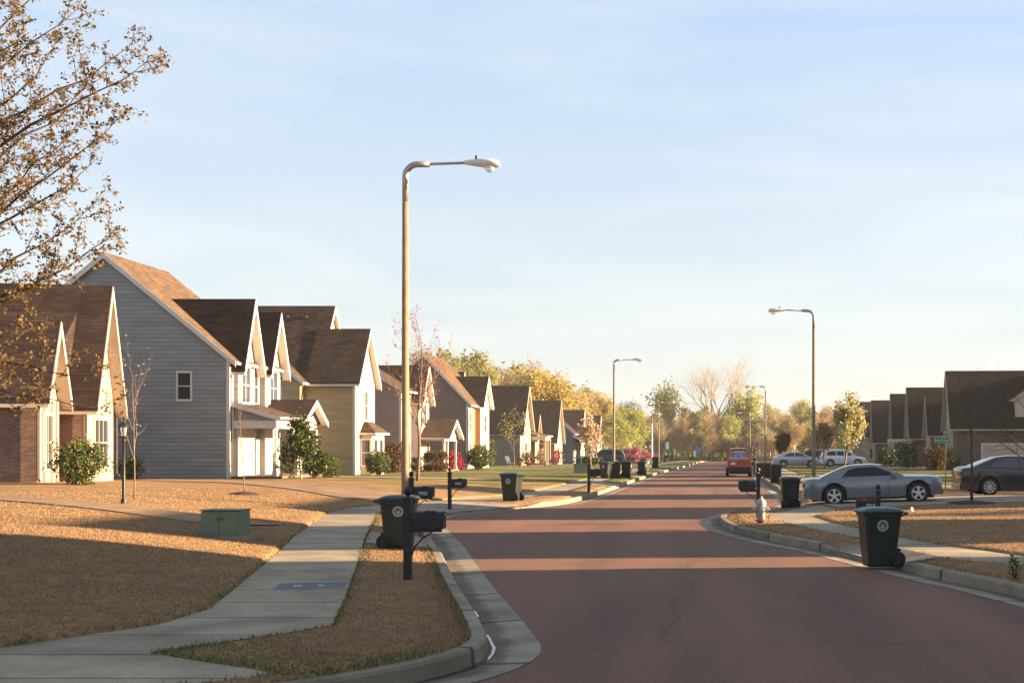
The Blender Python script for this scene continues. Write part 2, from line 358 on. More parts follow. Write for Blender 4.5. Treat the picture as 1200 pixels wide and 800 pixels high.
def tag(o, label=None, cat=None, group=None, kind=None):
    if label: o['label'] = label
    if cat: o['category'] = cat
    if group: o['group'] = group
    if kind: o['kind'] = kind
    return o
def empty(name, loc, rz=0, label=None, cat=None, group=None):
    o = bpy.data.objects.new(name, None); COL.objects.link(o); o.location = loc; o.rotation_euler = (0, 0, rz)
    o.empty_display_size = .2
    return tag(o, label, cat, group)
def kids(o): return [c for c in COL.objects if c.parent == o]
def dup(root, loc, rz=0, label=None, group=None, scale=None, kc=None):
    r = root.copy(); COL.objects.link(r); r.location = loc; r.rotation_euler = (0, 0, rz)
    if scale: r.scale = scale if hasattr(scale, '__len__') else (scale,)*3
    if label: r['label'] = label
    if group: r['group'] = group
    for ch in (kc or KC(root)):
        c = ch[0].copy(); COL.objects.link(c); c.parent = r
        for g in ch[1]:
            d = g.copy(); COL.objects.link(d); d.parent = c
    return r
def KC(root): return [(c, kids(c)) for c in kids(root)]
def text_mesh(body, size, mat, name, parent, loc, rot, ext=.002):
    cu = bpy.data.curves.new(name, 'FONT'); cu.body = body; cu.size = size; cu.align_x = 'CENTER'; cu.align_y = 'CENTER'; cu.extrude = ext
    t = bpy.data.objects.new(name+'_tmp', cu); COL.objects.link(t)
    dg = bpy.context.evaluated_depsgraph_get(); dg.update()
    me = bpy.data.meshes.new_from_object(t.evaluated_get(dg)); bpy.data.objects.remove(t)
    me.materials.clear(); me.materials.append(mat); me.name = name
    o = bpy.data.objects.new(name, me); COL.objects.link(o); o.parent = parent; o.location = loc; o.rotation_euler = rot
    return o
def quads_obj(name, C, U, W, mats, parent=None, tri=False, midx=None):
    """many small free faces: centres C (n,3) with half-axes U, W"""
    n = len(C); C = np.asarray(C, float)
    if tri: P = np.stack([C-U, C+U, C+W], 1); k = 3
    else: P = np.stack([C-U-W*.9, C+U*.85-W, C+U+W*.9, C-U*.85+W], 1); k = 4
    me = bpy.data.meshes.new(name); me.vertices.add(n*k); me.loops.add(n*k); me.polygons.add(n)
    me.vertices.foreach_set('co', P.reshape(-1).astype(np.float32)); me.loops.foreach_set('vertex_index', np.arange(n*k, dtype=np.int32))
    me.polygons.foreach_set('loop_start', np.arange(0, n*k, k, dtype=np.int32)); me.polygons.foreach_set('loop_total', np.full(n, k, np.int32))
    for mt in mats: me.materials.append(mt)
    if midx is not None: me.polygons.foreach_set('material_index', np.asarray(midx, np.int32))
    me.update(calc_edges=True)
    o = bpy.data.objects.new(name, me); COL.objects.link(o)
    if parent: o.parent = parent
    return o
def rand_axes(rng, n, size, asp=.6, jitter=.4):
    a = rng.normal(size=(n, 3)); a /= np.linalg.norm(a, axis=1)[:, None]
    b = rng.normal(size=(n, 3)); b -= a*(a*b).sum(1)[:, None]; b /= np.linalg.norm(b, axis=1)[:, None]
    s = size*(1-jitter+2*jitter*rng.random(n))[:, None]*.5
    return a*s, b*s*asp

# ================================================================== ground shape
def interp(tab): 
    ys = [t[0] for t in tab]; xs = [t[1] for t in tab]
    return lambda y: float(np.interp(y, ys, xs))
def smooth_poly(pts, step=.35):
    P = [Vector((p[0], p[1], 0)) for p in pts]; out = []
    for i in range(len(P)-1):
        p0 = P[max(i-1, 0)]; p1 = P[i]; p2 = P[i+1]; p3 = P[min(i+2, len(P)-1)]
        n = max(1, int((p2-p1).length/(step*(1 if p1.y < 60 else 6))))
        for k in range(n):
            t = k/n; m1 = (p2-p0)*.5; m2 = (p3-p1)*.5
            L = (p2-p1).length
            if m1.length > L*1.2: m1 *= L*1.2/m1.length
            if m2.length > L*1.2: m2 *= L*1.2/m2.length
            out.append(p1*(2*t**3-3*t*t+1)+m1*(t**3-2*t*t+t)+p2*(-2*t**3+3*t*t)+m2*(t**3-t*t))
    out.append(P[-1]); return out
def zr(y):
    return -.000035*(min(y, 318)-90)**2 if y > 90 else 0.
KL = smooth_poly([(-40, 8.9), (-14, 9.0), (-9, 9.1), (-6.5, 9.4), (-4.8, 10.0), (-3.6, 10.8), (-2.89, 11.7), (-2.55, 12.5), (-2.48, 13.3), (-2.64, 14.1), (-3.2, 16.2), (-4.06, 19.3), (-5.35, 24.2),
                  (-6.2, 27.5), (-7.2, 31), (-8.1, 34.5), (-8.8, 38), (-8.75, 40.5), (-7.4, 44), (-6.1, 47.4), (-5.65, 55), (-5.5, 80), (-5.2, 100), (-4.2, 144), (-4.2, 200), (-4.2, 306)])
KR = smooth_poly([(7.2, -30), (6, 6), (4.9, 15), (4.14, 18.7), (3.54, 20.6), (3.0, 22.7), (1.95, 26.6), (1.12, 28.95), (.22, 32.4), (-.15, 36), (-.05, 38.4), (.45, 40.6), (1.3, 42.8), (2.2, 45), (2.6, 47.5),
                  (2.65, 56), (2.45, 76), (2.4, 150), (2.4, 306)])
def line_fn(poly):
    ys = np.array([p.y for p in poly]); xs = np.array([p.x for p in poly]); o = np.argsort(ys, kind='stable')
    return lambda y: float(np.interp(y, ys[o], xs[o]))
def offset(poly, d):
    out = []
    for i, p in enumerate(poly):
        t = (poly[min(i+1, len(poly)-1)]-poly[max(i-1, 0)]).normalized(); out.append(p+Vector((t.y, -t.x, 0))*d)
    return out
KLb, KRb = offset(KL, -.16), offset(KR, .16)     # kerb backs (positive d = to the right of travel)
xKL, xKR = line_fn(KLb), line_fn(KRb)
MOUTH_L = [(26.2, 29.0), (40.3, 45.0), (66, 70), (88, 92), (112, 116), (138, 142), (170, 175), (205, 210)]
MOUTH_R = [(23.0, 25.8), (40.6, 45.6), (58.6, 62), (84, 88), (121, 126), (127, 132), (150, 154), (182, 186)]
def kh(side, y):
    h = .15
    for a, b in (MOUTH_L if side < 0 else MOUTH_R):
        d = max(a-y, y-b, 0)/.9
        h = min(h, .035+.115*min(1, d))
    return h
SLf = interp([(9, -7.6), (12.0, -7.3), (12.6, -7.0), (14.1, -6.24), (15.5, -6.24), (18.9, -7.08), (23.4, -8.2), (27.9, -9.4), (32.9, -10.55), (37.8, -11.7), (40.9, -11.9), (45, -10.9), (50, -8.9), (55, -8.3), (350, -7.4)])
SRf = interp([(9, -7.4), (10.4, -4.1), (11.1, -3.87), (11.5, -4.5), (12.17, -5.5), (12.85, -5.05), (13.4, -4.66), (14.0, -4.3), (16.5, -4.9), (20.8, -6.0), (26.8, -7.56), (37.8, -10.3), (41, -10.5), (45, -9.6), (50, -7.6), (55, -7.0), (350, -6.2)])
TIf = interp([(-30, 9.5), (10, 7.1), (18, 6.0), (20, 5.5), (21.3, 4.96), (22.4, 4.0), (25, 3.3), (28.6, 2.67), (30, 2.2), (35, 1.17), (37.5, 1.3), (41, 2.5), (46, 4.0), (60, 4.1), (350, 4.1)])
TOf = interp([(-30, 10.7), (10, 8.3), (18, 7.1), (20, 6.6), (21.3, 6.1), (22.95, 5.4), (24.1, 5.0), (25.3, 4.4), (27.75, 3.75), (30.3, 3.25), (32.4, 2.85), (36, 2.5), (41, 3.9), (46, 5.2), (60, 5.3), (350, 5.3)])
ZBL = interp([(8, .75), (20, 1.0), (35, .95), (47, .82), (64, .55), (85, .27), (97, .17), (122, 0), (152, -.1), (185, -.5), (212, -.8), (250, -1.15), (320, -1.9)])
ZBR = interp([(-30, .55), (48, .35), (70, .22), (117, -.05), (145, -.1), (180, -.35), (210, -.6), (320, -1.9)])
_bn = [(.35, .21, 1.3, .05), (.9, .5, .4, .022), (.22, 1.3, 2.2, .02)]
def bumps(x, y): return sum(a*math.sin(x*k+y*l+p) for k, l, p, a in _bn)
def gz(x, y):
    """height of the lawns, verges and walks outside the kerbs, of the road between them"""
    xl, xr = xKL(y), xKR(y); base = zr(y)
    if x < xl and y > 9.1:
        sr, sl = min(SRf(y), xl-.3), SLf(y); sl = min(sl, sr-.2); k = kh(-1, y)
        if x > sr:
            t = (xl-x)/max(.3, xl-sr); return base+k+(.19-k)*min(1, t)
        if x > sl: return base+.19
        d = sl-x; s = min(1, 1-math.exp(-d/5.5)+.0*d)
        return base+.19+min(.05, d*.5)+(ZBL(y)-base-.24)*s+bumps(x, y)*min(1, d/4)*.6
    if x > xr:
        ti, to = max(TIf(y), xr+.2), TOf(y); to = max(to, ti+.3); k = kh(1, y)
        if x < ti:
            t = (x-xr)/max(.2, ti-xr); return base+k+(.18-k)*min(1, t)
        if x < to: return base+.18
        d = x-to; s = 1-math.exp(-d/7)
        return base+.18+min(.04, d*.5)+(ZBR(y)-base-.22)*s+bumps(x, y)*min(1, d/4)*.5
    return base
def PG(px, py):
    """where the sight line through a photo point meets the ground"""
    z = .1
    for _ in range(40):
        Y = F*(HC-z)/(py-YC); X = (px-XC)*Y/F; z = .5*z+.5*gz(X, Y)
    return Vector((X, Y, gz(X, Y)))
def AT(px, Y, dz=0):
    X = (px-XC)*Y/F; return Vector((X, Y, gz(X, Y)+dz))
def PZ(px, py, Y): return Vector(((px-XC)*Y/F, Y, HC+(YC-py)*Y/F))
def stations(a, b):
    y = a; o = []
    while y < b:
        o.append(y); y += .3 if y < 62 else (1. if y < 150 else 3.)
    o.append(b); return o

# -- lawns
def lawn(side):
    mb = MB(); rows = []; ss = stations(9.25 if side < 0 else -30, 305); walk = MB(); wr = []; wuv = []; acc = 0; lastc = None
    outs = [.05, .12, .3, .6, 1, 1.5, 2, 2.6, 3.2, 4, 4.8, 5.6, 6.5, 7.5, 8.5, 10, 11.5, 13, 15, 17, 20, 24, 30, 38, 50, 70, 100, 140]
    for y in ss:
        if side < 0:
            k = xKL(y); a = min(SRf(y), k-.3); b = min(SLf(y), a-.2); sg = -1
        else:
            k = xKR(y); a = max(TIf(y), k+.2); b = max(TOf(y), a+.3); sg = 1
        xs = [k+(a-k)*t for t in (0, .2, .4, .6, .8, .97)]
        r = [(x, y, gz(x, y)-(.012 if i == 0 else 0)) for i, x in enumerate(xs)]
        zz = zr(y)+.19
        r += [(a, y, zz-.05), ((a+b)/2, y, zz-.05), (b, y, zz-.05)]
        r += [(b+sg*o, y, gz(b+sg*o, y)) for o in outs]
        rows.append(r)
        c = Vector(((a+b)/2, y, 0)); acc += (c-lastc).length if lastc else 0; lastc = c
        n = 5
        wr.append([(a+(b-a)*t/n, y, zr(y)+(.178 if side > 0 else .188)) for t in range(n+1)]); wuv += [(t/n*1.3, acc) for t in range(n+1)]
    mb.grid(rows, M['lawn'])
    tag(mb.build('lawn', smooth=True, uv=False), kind='structure')
    walk.grid(wr, M['walk']); tag(walk.build('sidewalk', uvs=wuv), kind='structure')
lawn(-1); lawn(1)
# -- kerbs and gutters
def kerb(poly, side):
    sgn = 1 if side < 0 else -1                        # road lies to the right of the left kerb's direction of travel
    g1, g0 = offset(poly, sgn*.56), poly; top, back = offset(poly, -sgn*.035), offset(poly, -sgn*.17)
    rows, uv, grow, guv = [], [], [], []; acc = 0
    for i, p in enumerate(poly):
        if i: acc += (p-poly[i-1]).length
        z = zr(p.y); h = kh(side, p.y) if p.y > 9.4 or side > 0 else .15
        prof = [(g0[i], -.03), (g0[i]*.7+top[i]*.3, h*.8), (top[i], h), (back[i], h+.002), (back[i], -.06)]
        rows.append([(q.x, q.y, z+dz) for q, dz in prof]); uv += [(t*.1, acc) for t in range(5)]
        grow.append([(g0[i].x, g0[i].y, z-.018), (g0[i].x*.5+g1[i].x*.5, g0[i].y*.5+g1[i].y*.5, z-.006), (g1[i].x, g1[i].y, z+.008)]); guv += [(t*.28, acc) for t in range(3)]
    k = MB(); k.grid(rows, M['kerb']); tag(k.build('kerb', uvs=uv), kind='structure')
    g = MB(); g.grid(grow, M['gutter']); tag(g.build('gutter', uvs=guv), kind='structure')
kerb(KL, -1); kerb(KR, 1)
# -- road sheet (crossing streets at both ends), dropped a little under the gutters
def road():
    mb = MB(); rows = []
    gl = line_fn(offset(KL, .5)); gr = line_fn(offset(KR, -.5))
    for y in stations(9.3, 306):
        a, b = gl(y), gr(y); rows.append([(a+(b-a)*t/12, y, zr(y)+.002) for t in range(13)])
    mb.grid(rows, M['asphalt'])
    a, b = gl(9.3), gr(9.3)
    mb.grid([[(x, y, .002) for x in (a, -1, 3, b)] for y in (-40, -10, 0, 5, 9.3)], M['asphalt'])
    mb.grid([[(x, y, .002) for x in (-60, -40, -20, a)] for y in (-12, -4, 4, 8.55)], M['asphalt'])
    # far cross street
    z = zr(306)
    mb.grid([[(x, y, z+.002) for x in (-120, -60, -4.8, 2, 60, 120)] for y in (306, 310, 315)], M['asphalt'])
    tag(mb.build('road', merge=True, uv=False), kind='structure')
road()
# -- wide ground sheet to the horizon
g = MB()
gy = [-400, -100, -41, 0, 80, 160, 240, 305, 315.2, 322, 335, 380, 450, 700, 1000, 1490]
def wide(x, y):
    if y < 306: return -.3+zr(max(y, 0))-.0
    if y < 316: return zr(306)-.06
    return zr(318)+.12+min(1, max(0, y-330)/60)*1.6+bumps(x*.2, y*.2)*2
g.grid([[(x, y, wide(x, y)) for x in (-1490, -900, -300, -140, -100, -70, -40, -20, 0, 20, 40, 70, 100, 140, 300, 900, 1490)] for y in gy], M['lawn'])
tag(g.build('ground', smooth=True, uv=False), kind='structure')
# corner ramp of the walk towards the side street
rp = MB()
P = [(-14, 12.35), (-7.25, 12.0), (-7.5, 9.7), (-14, 9.3)]
rp.prism([(x, y, .1) for x, y in P], [(x, y, .184) for x, y in P], M['walk'])
tag(rp.build('corner_walk'), kind='structure')
# -- driveways: sheets that follow the ground
def ribbon(name, centre, widths, mat, lift=.03, n=40, kind='structure', thick=True):
    C = smooth_poly(centre, .5); rows = []; m = len(C)
    for i, p in enumerate(C):
        t = (C[min(i+1, m-1)]-C[max(i-1, 0)]).normalized(); nn = Vector((t.y, -t.x, 0)); w = np.interp(i/(m-1), [k/(len(widths)-1) for k in range(len(widths))], widths)/2
        row = []
        for k in range(9):
            q = p+nn*w*(k/4-1); row.append((q.x, q.y, gz(q.x, q.y)+lift))
        row = [(row[0][0], row[0][1], row[0][2]-.08)]+row+[(row[-1][0], row[-1][1], row[-1][2]-.08)]
        rows.append(row)
    mb = MB(); mb.grid(rows, mat); return tag(mb.build(name, uv=False), kind=kind)
def apron(side, a, b):
    rows = []
    for k in range(15):
        y = a-.25+(b-a+.5)*k/14; x0 = (xKL(y)+.13) if side < 0 else (xKR(y)-.13); x1 = (SRf(y)+.05 if side < 0 else TIf(y)-.05)
        if side > 0: x1 = max(x1, x0+.4)
        rows.append([(x0+(x1-x0)*t/8, y, (gz(x0+(x1-x0)*t/8, y) if t > 1 else zr(y)+.035)+.016) for t in range(9)])
    m_ = MB(); m_.grid(rows, M['drive']); tag(m_.build('driveway_apron', uv=False), kind='structure')
for side, tab in ((-1, MOUTH_L), (1, MOUTH_R)):
    for a, b in tab: apron(side, a, b)
ribbon('driveway', [(-10.7, 28.7), (-13.5, 30.0), (-19, 33.0), (-26, 38)], [1.9, 1.8, 1.8, 1.8], M['drive_old'])
ribbon('driveway', [(-11.7, 44.4), (-14, 46.6), (-20, 53), (-28, 60.5)], [3.4, 2.8, 2.8, 2.8], M['drive_old'])
ribbon('driveway', [(3.2, 43.1), (6, 43.6), (10, 45), (16, 48), (30, 51)], [5.0, 5.6, 6.6, 6, 6], M['drive'])
for i, (a, b) in enumerate(MOUTH_L[2:]):
    y = (a+b)/2; ribbon('driveway', [(-8.0, y+.3), (-13, y+1.5), (-24.3, y+2)], [3.6, 3.4, 3.4], M['drive'])
for i, (a, b) in enumerate(MOUTH_R[2:]):
    y = (a+b)/2; ribbon('driveway', [(5.1, y+.2), (12, y+1), (21, y+1.5)], [3.6, 4, 4.6], M['drive'])
# wet streak in the gutter by the corner
wt = MB(); gk = offset(KL, .045); gk2 = offset(KL, .13); sel = [i for i, p in enumerate(KL) if 11.6 < p.y < 17.2 and p.x > -5]
w_rng = random.Random(3)
wt.grid([[(gk[i].x, gk[i].y, zr(0)-.0085), (gk[i].x+(gk2[i].x-gk[i].x)*(a := (.3+.75*abs(math.sin(KL[i].y*2.3+1))*abs(math.sin(KL[i].y*.9)))*max(.12, 1-abs(KL[i].y-13.6)/3.6)), gk[i].y+(gk2[i].y-gk[i].y)*a, -.0065)] for i in sel if KL[i].y < 14.9], M['water'])
wt.grid([[(gk[i].x, gk[i].y, -.0085), (gk[i].x+(gk2[i].x-gk[i].x)*.6, gk[i].y, -.007)] for i in sel if 15.4 < KL[i].y < 15.9], M['water'])
wt.grid([[(gk[i].x, gk[i].y, -.0085), (gk[i].x+(gk2[i].x-gk[i].x)*.5, gk[i].y, -.007)] for i in sel if 16.2 < KL[i].y < 16.9], M['water'])
tag(wt.build('gutter_water', uv=False), kind='structure')

# ================================================================== houses
class House:
    def __init__(s, name, label, X, Y, Z, rot=0, sx=1, group=None):
        s.root = empty(name, (X, Y, Z), R(rot), label, 'house', group); s.sx = sx; s.wall = MB(); s.roof = MB(); s.trim = MB(); s.extra = []
        s.spouts = MB()
    def q(s, p): return (p[0]*s.sx, p[1], p[2])
    def prism(s, mb, A, B, mat): mb.prism([s.q(p) for p in A], [s.q(p) for p in B], mat)
    def box(s, mb, x0, x1, y0, y1, z0, z1, mat):
        if s.sx < 0: x0, x1 = -x1, -x0
        mb.box(x0, x1, y0, y1, z0, z1, mat)
    def block(s, x0, x1, y0, y1, ze, zt, ridge, mat, z0=-.6, end=None):
        """walls with gable ends; end = other material for the street end cap"""
        if ridge == 'x':
            ym = (y0+y1)/2; pr = lambda x: [(x, y0, z0), (x, y1, z0), (x, y1, ze), (x, ym, zt), (x, y0, ze)]
            s.prism(s.wall, pr(x0), pr(x1), mat)
            if end: s.prism(s.wall, pr(x1+.004), pr(x1+.03), end)
        elif ridge == 'y':
            xm = (x0+x1)/2; pr = lambda y: [(x0, y, z0), (x1, y, z0), (x1, y, ze), (xm, y, zt), (x0, y, ze)]
            s.prism(s.wall, pr(y0), pr(y1), mat)
        else: s.box(s.wall, x0, x1, y0, y1, z0, ze, mat)
    def groof(s, x0, x1, y0, y1, ze, zt, ridge, mat, ov=.35, og=.3, t=.14, trim='white', o0=None, o1=None):
        tm = M[trim]; o0 = og if o0 is None else o0; o1 = og if o1 is None else o1
        def sec(a0, a1):
            am = (a0+a1)/2; k = (zt-ze)/(am-a0); L, Rr = a0-ov, a1+ov; zl = ze-ov*k+.006; zp = zt+.006
            tv = t*math.sqrt(1+k*k)
            return [(L, zl), (am, zp), (Rr, zl), (Rr, zl+tv), (am, zp+tv), (L, zl+tv)], [(L-.005, zl-.13), (am, zp-.15), (Rr+.005, zl-.13), (Rr+.005, zl+tv-.03), (am, zp+tv-.03), (L-.005, zl+tv-.03)]
        if ridge == 'x':
            a, b = sec(y0, y1); X0, X1 = x0-o0, x1+o1
            s.prism(s.roof, [(X0, p, z) for p, z in a], [(X1, p, z) for p, z in a], mat)
            s.prism(s.trim, [(X1+.002, p, z) for p, z in b], [(X1+.04, p, z) for p, z in b], tm)
            if o1 > .05: so = [(a[0][0], a[0][1]-.022), (a[1][0], a[1][1]-.022), (a[2][0], a[2][1]-.022), (a[2][0], a[2][1]-.004), (a[1][0], a[1][1]-.004), (a[0][0], a[0][1]-.004)]; s.prism(s.trim, [(x1+.034, p, z) for p, z in so], [(X1-.002, p, z) for p, z in so], tm)
            for yy, d in ((a[0][0], -1), (a[2][0], 1)):      # eave gutters
                s.box(s.trim, X0, X1, min(yy+d*.004, yy+d*.1), max(yy+d*.004, yy+d*.1), a[0][1]-.02, a[0][1]+.11, tm)
        else:
            a, b = sec(x0, x1); Y0, Y1 = y0-o0, y1+o1
            s.prism(s.roof, [(p, Y0, z) for p, z in a], [(p, Y1, z) for p, z in a], mat)
            s.prism(s.trim, [(p, Y0-.04, z) for p, z in b], [(p, Y0-.002, z) for p, z in b], tm)
            s.prism(s.trim, [(p, Y1+.002, z) for p, z in b], [(p, Y1+.04, z) for p, z in b], tm)
            for xx, d in ((a[0][0], -1), (a[2][0], 1)):
                s.box(s.trim, min(xx+d*.004, xx+d*.1), max(xx+d*.004, xx+d*.1), Y0, Y1, a[0][1]-.02, a[0][1]+.11, tm)
    def gable(s, x0, x1, y0, y1, ze, zt, ridge, wm, rm, end=None, **kw):
        s.block(x0, x1, y0, y1, ze, zt, ridge, wm, end=end); s.groof(x0, x1, y0, y1, ze, zt, ridge, rm, **kw)
    def corner(s, x, y, z0, z1, w=.14, mat=None):
        s.box(s.trim, x-w, x+.028, y-.028, y+w, z0, z1, mat or M['white'])
    def window(s, face, at, a, z, w, h, cols=1, rows=2, frame='white', pane='glass', label=None):
        """face 'e' looks to the street at x=at, centred y=a; face 'n' looks at the camera at y=at, centred x=a"""
        mb = MB(); fm = M[frame]; fw = .09
        def bx(u0, u1, z0, z1, d0, d1, mat, m):
            if face == 'e': s.box(m, at+d0, at+d1, u0, u1, z0, z1, mat)
            else: s.box(m, u0, u1, at-d1, at-d0, z0, z1, mat)
        bx(a-w/2-fw, a+w/2+fw, z-fw*1.2, z, .003, .07, fm, mb); bx(a-w/2-fw, a+w/2+fw, z+h, z+h+fw*1.3, .003, .06, fm, mb)
        bx(a-w/2-fw, a-w/2, z, z+h, .003, .05, fm, mb); bx(a+w/2, a+w/2+fw, z, z+h, .003, .05, fm, mb)
        for k in range(1, rows): bx(a-w/2, a+w/2, z+h*k/rows-.025, z+h*k/rows+.025, .012, .035, fm, mb)
        for k in range(1, cols): bx(a-w/2+w*k/cols-.018, a-w/2+w*k/cols+.018, z, z+h, .0125, .03, fm, mb)
        f = mb.build('window', s.root)
        p = MB(); bx(a-w/2, a+w/2, z, z+h, .002, .01, M[pane], p); p.build('pane', f)
        return f
    def door(s, face, at, a, w, h, mat, label=None, z=.12):
        d = MB(); k = MB(); fm = M['white']
        def bx(m, u0, u1, z0, z1, d0, d1, mt):
            if face == 'e': s.box(m, at+d0, at+d1, u0, u1, z0, z1, mt)
            else: s.box(m, u0, u1, at-d1, at-d0, z0, z1, mt)
        bx(d, a-w/2, a+w/2, z, z+h, .003, .03, mat)
        for i in range(2):
            for j in range(3): bx(d, a-w/2+.12+i*(w/2-.06), a-w/2+w/2-.06+i*(w/2-.06), z+.2+j*(h/3-.04), z+h/3-.06+j*(h/3-.04), .031, .042, mat)
        bx(d, a-w/2-.1, a-w/2, z, z+h+.1, .003, .05, fm); bx(d, a+w/2, a+w/2+.1, z, z+h+.1, .003, .05, fm); bx(d, a-w/2, a+w/2, z+h, z+h+.1, .003, .05, fm)
        o = d.build('door', s.root); bx(k, a+w/2-.12, a+w/2-.06, z+h*.45, z+h*.45+.06, .043, .09, M['galv']); k.build('handle', o)
        if label: o['label'] = label
        return o
    def garage(s, face, at, a, w, h, mat, rows=4):
        d = MB()
        def bx(u0, u1, z0, z1, d0, d1, mt):
            if face == 'e': s.box(d, at+d0, at+d1, u0, u1, z0, z1, mt)
            else: s.box(d, u0, u1, at-d1, at-d0, z0, z1, mt)
        for r in range(rows): bx(a-w/2, a+w/2, .05+r*h/rows, .05+(r+1)*h/rows-.012, .003, .04, mat)
        bx(a-w/2-.15, a-w/2, 0, h+.18, .002, .06, M['white']); bx(a+w/2, a+w/2+.15, 0, h+.18, .002, .06, M['white']); bx(a-w/2, a+w/2, h+.05, h+.18, .002, .06, M['white'])
        d.build('garage_door', s.root)
    def spout(s, x, y, z, mat='white', out=.35):
        pts = [(x+out, y, z), (x+out, y, z-.12), (x+.07, y, z-.5), (x+.07, y, .15), (x+.2, y-.1, .08)]
        mb = MB(); mb.tube([s.q(p) for p in pts], .045, M[mat], 6); mb.build('downspout', s.root)
    def post(s, x, y, z0, z1, w=.16, mat='white'):
        mb = MB(); m = M[mat]
        s.box(mb, x-w/2, x+w/2, y-w/2, y+w/2, z0+.25, z1-.12, m); s.box(mb, x-w*.75, x+w*.75, y-w*.75, y+w*.75, z0, z0+.25, m); s.box(mb, x-w*.7, x+w*.7, y-w*.7, y+w*.7, z1-.12, z1, m)
        mb.build('porch_post', s.root)
    def shed(s, x0, x1, y0, y1, zh, zl, mat, trim='white', t=.12):
        """lean-to roof falling from the wall (x0,zh) to the street (x1,zl)"""
        s.prism(s.roof, [(x0, y0, zh), (x1, y0, zl), (x1, y0, zl+t), (x0, y0, zh+t)], [(x0, y1, zh), (x1, y1, zl), (x1, y1, zl+t), (x0, y1, zh+t)], mat)
        s.prism(s.trim, [(x0, y0-.04, zh-.12), (x1, y0-.04, zl-.12), (x1, y0-.04, zl+t-.02), (x0, y0-.04, zh+t-.02)], [(x0, y0-.002, zh-.12), (x1, y0-.002, zl-.12), (x1, y0-.002, zl+t-.02), (x0, y0-.002, zh+t-.02)], M[trim])
        s.box(s.trim, x1+.002, x1+.1, y0-.03, y1, zl-.03, zl+t-.03, M[trim])
    def done(s):
        s.wall.build('wall', s.root); r = s.roof.build('roof', s.root)
        if s.trim.v: s.trim.build('trim', s.root)
        return r
def vents(house, pts, mat):
    for p in pts:
        v = MB(); x, y, z = house.q(p); v.box(x-.2, x+.2, y-.16, y+.16, z, z+.16, mat); v.build('roof_vent', house.root)
LG = 'houses along the left side of the street'
# 1 brown brick cottage, turned with the bend
h = House('house', 'brown brick cottage with two narrow pale gables, nearest house on the left', -25.3, 47, .8, 12, group=LG)
h.gable(-12.5, 0, .02, 2.34, 3.3, 5.75, 'x', M['brick'], M['roof_dark'], end=M['cream_brick'], trim='cream', ov=.25, o1=.5)
h.gable(-13, .25, 5.6, 9.7, 3.32, 7.85, 'x', M['brick'], M['roof_dark'], end=M['cream_brick'], trim='cream', ov=.3, o1=.5)
h.box(h.wall, -12.4, -.8, 2.3, 5.65, -.6, 3.28, M['brick'])
h.prism(h.roof, [(-12.4, 1.6, 3.29), (-12.4, 7.3, 3.29), (-12.4, 7.3, 7.1), (-12.4, 1.9, 3.4)], [(-.5, 1.6, 3.29), (-.5, 7.3, 3.29), (-.5, 7.3, 7.1), (-.5, 1.9, 3.4)], M['roof_dark'])
h.box(h.trim, -.49, -.4, 2.6, 5.6, 3.2, 3.34, M['metal_dark'])
h.window('e', .03, 1.2, .5, 1.1, 2.0, 2, 2, 'cream'); h.window('e', .28, 7.65, 4.3, .7, 1.5, 1, 2, 'cream'); h.window('e', .28, 7.65, .55, 2.0, 1.9, 3, 2, 'cream')
h.door('e', -.78, 4.2, 1.0, 2.15, M['door_tan']); h.window('n', 0, -4.2, 1.2, .55, 1.3, 1, 2, 'metal_dark')
for y in (.1, .75, 1.65, 2.26): h.box(h.trim, .031, .12, y-.07, y+.07, 0, 3.1, M['cream'])
h.spout(.1, 5.5, 3.1, 'metal_dark', .2); h.spout(.3, 9.92, 3.1, 'metal_dark', .4); h.spout(0, -.1, 3.1, 'metal_dark', .2)
h.done()
# 2 blue-grey two-storey house
h = House('house', 'tall blue-grey clapboard house with orange-brown roof, two cream dormers and a white-posted porch', -24.8, 64, .55, 0, group=LG)
h.gable(-12.4, 0, 0, 7, 6.0, 11.1, 'y', M['blue_siding'], M['roof_tan'], ov=.4, og=.22)
for y0, y1, zt in ((.42, 2.7, 8.75), (4.2, 6.5, 8.5)):
    h.gable(-4.6, .28, y0, y1, 5.85, zt, 'x', M['cream'], M['roof_dark'], trim='white', ov=.26, o1=.45, o0=0)
h.window('e', .29, 1.36, 3.85, 1.05, 1.75, 2, 2); h.window('e', .02, 3.35, 3.85, .75, 1.75, 1, 2); h.window('e', .29, 5.35, 3.85, 1.05, 1.75, 2, 2)
h.window('n', 0, -2.25, 3.95, .62, 1.3, 1, 2)
h.shed(.03, 2.45, .1, 3.7, 3.72, 2.98, M['roof_brown'])
h.prism(h.wall, [(.3, .3, 2.92), (2.2, .3, 2.92), (.3, .3, 3.55)], [(.3, .36, 2.92), (2.2, .36, 2.92), (.3, .36, 3.55)], M['blue_siding'])
h.box(h.trim, .05, 2.25, .28, .42, 2.5, 2.9, M['white']); h.box(h.trim, 2.11, 2.25, .43, 6.6, 2.5, 2.88, M['white'])
h.gable(.03, 2.3, 3.6, 6.9, 2.9, 3.95, 'x', M['white'], M['roof_dark'], ov=.3, o1=.35, o0=0) if False else None
h.groof(-.0, 2.3, 3.55, 6.9, 2.95, 3.95, 'x', M['roof_dark'], ov=.3, o1=.4, o0=0)
h.prism(h.wall, [(2.2, 3.55, 2.9), (2.2, 6.9, 2.9), (2.2, 5.22, 3.9)], [(2.26, 3.55, 2.9), (2.26, 6.9, 2.9), (2.26, 5.22, 3.9)], M['cream'])
for y in (.4, 3.6, 6.7): h.post(2.15, y, .1, 2.5)
h.box(h.wall, 0.01, 2.5, .1, 6.9, -.5, .1, M['brick'])
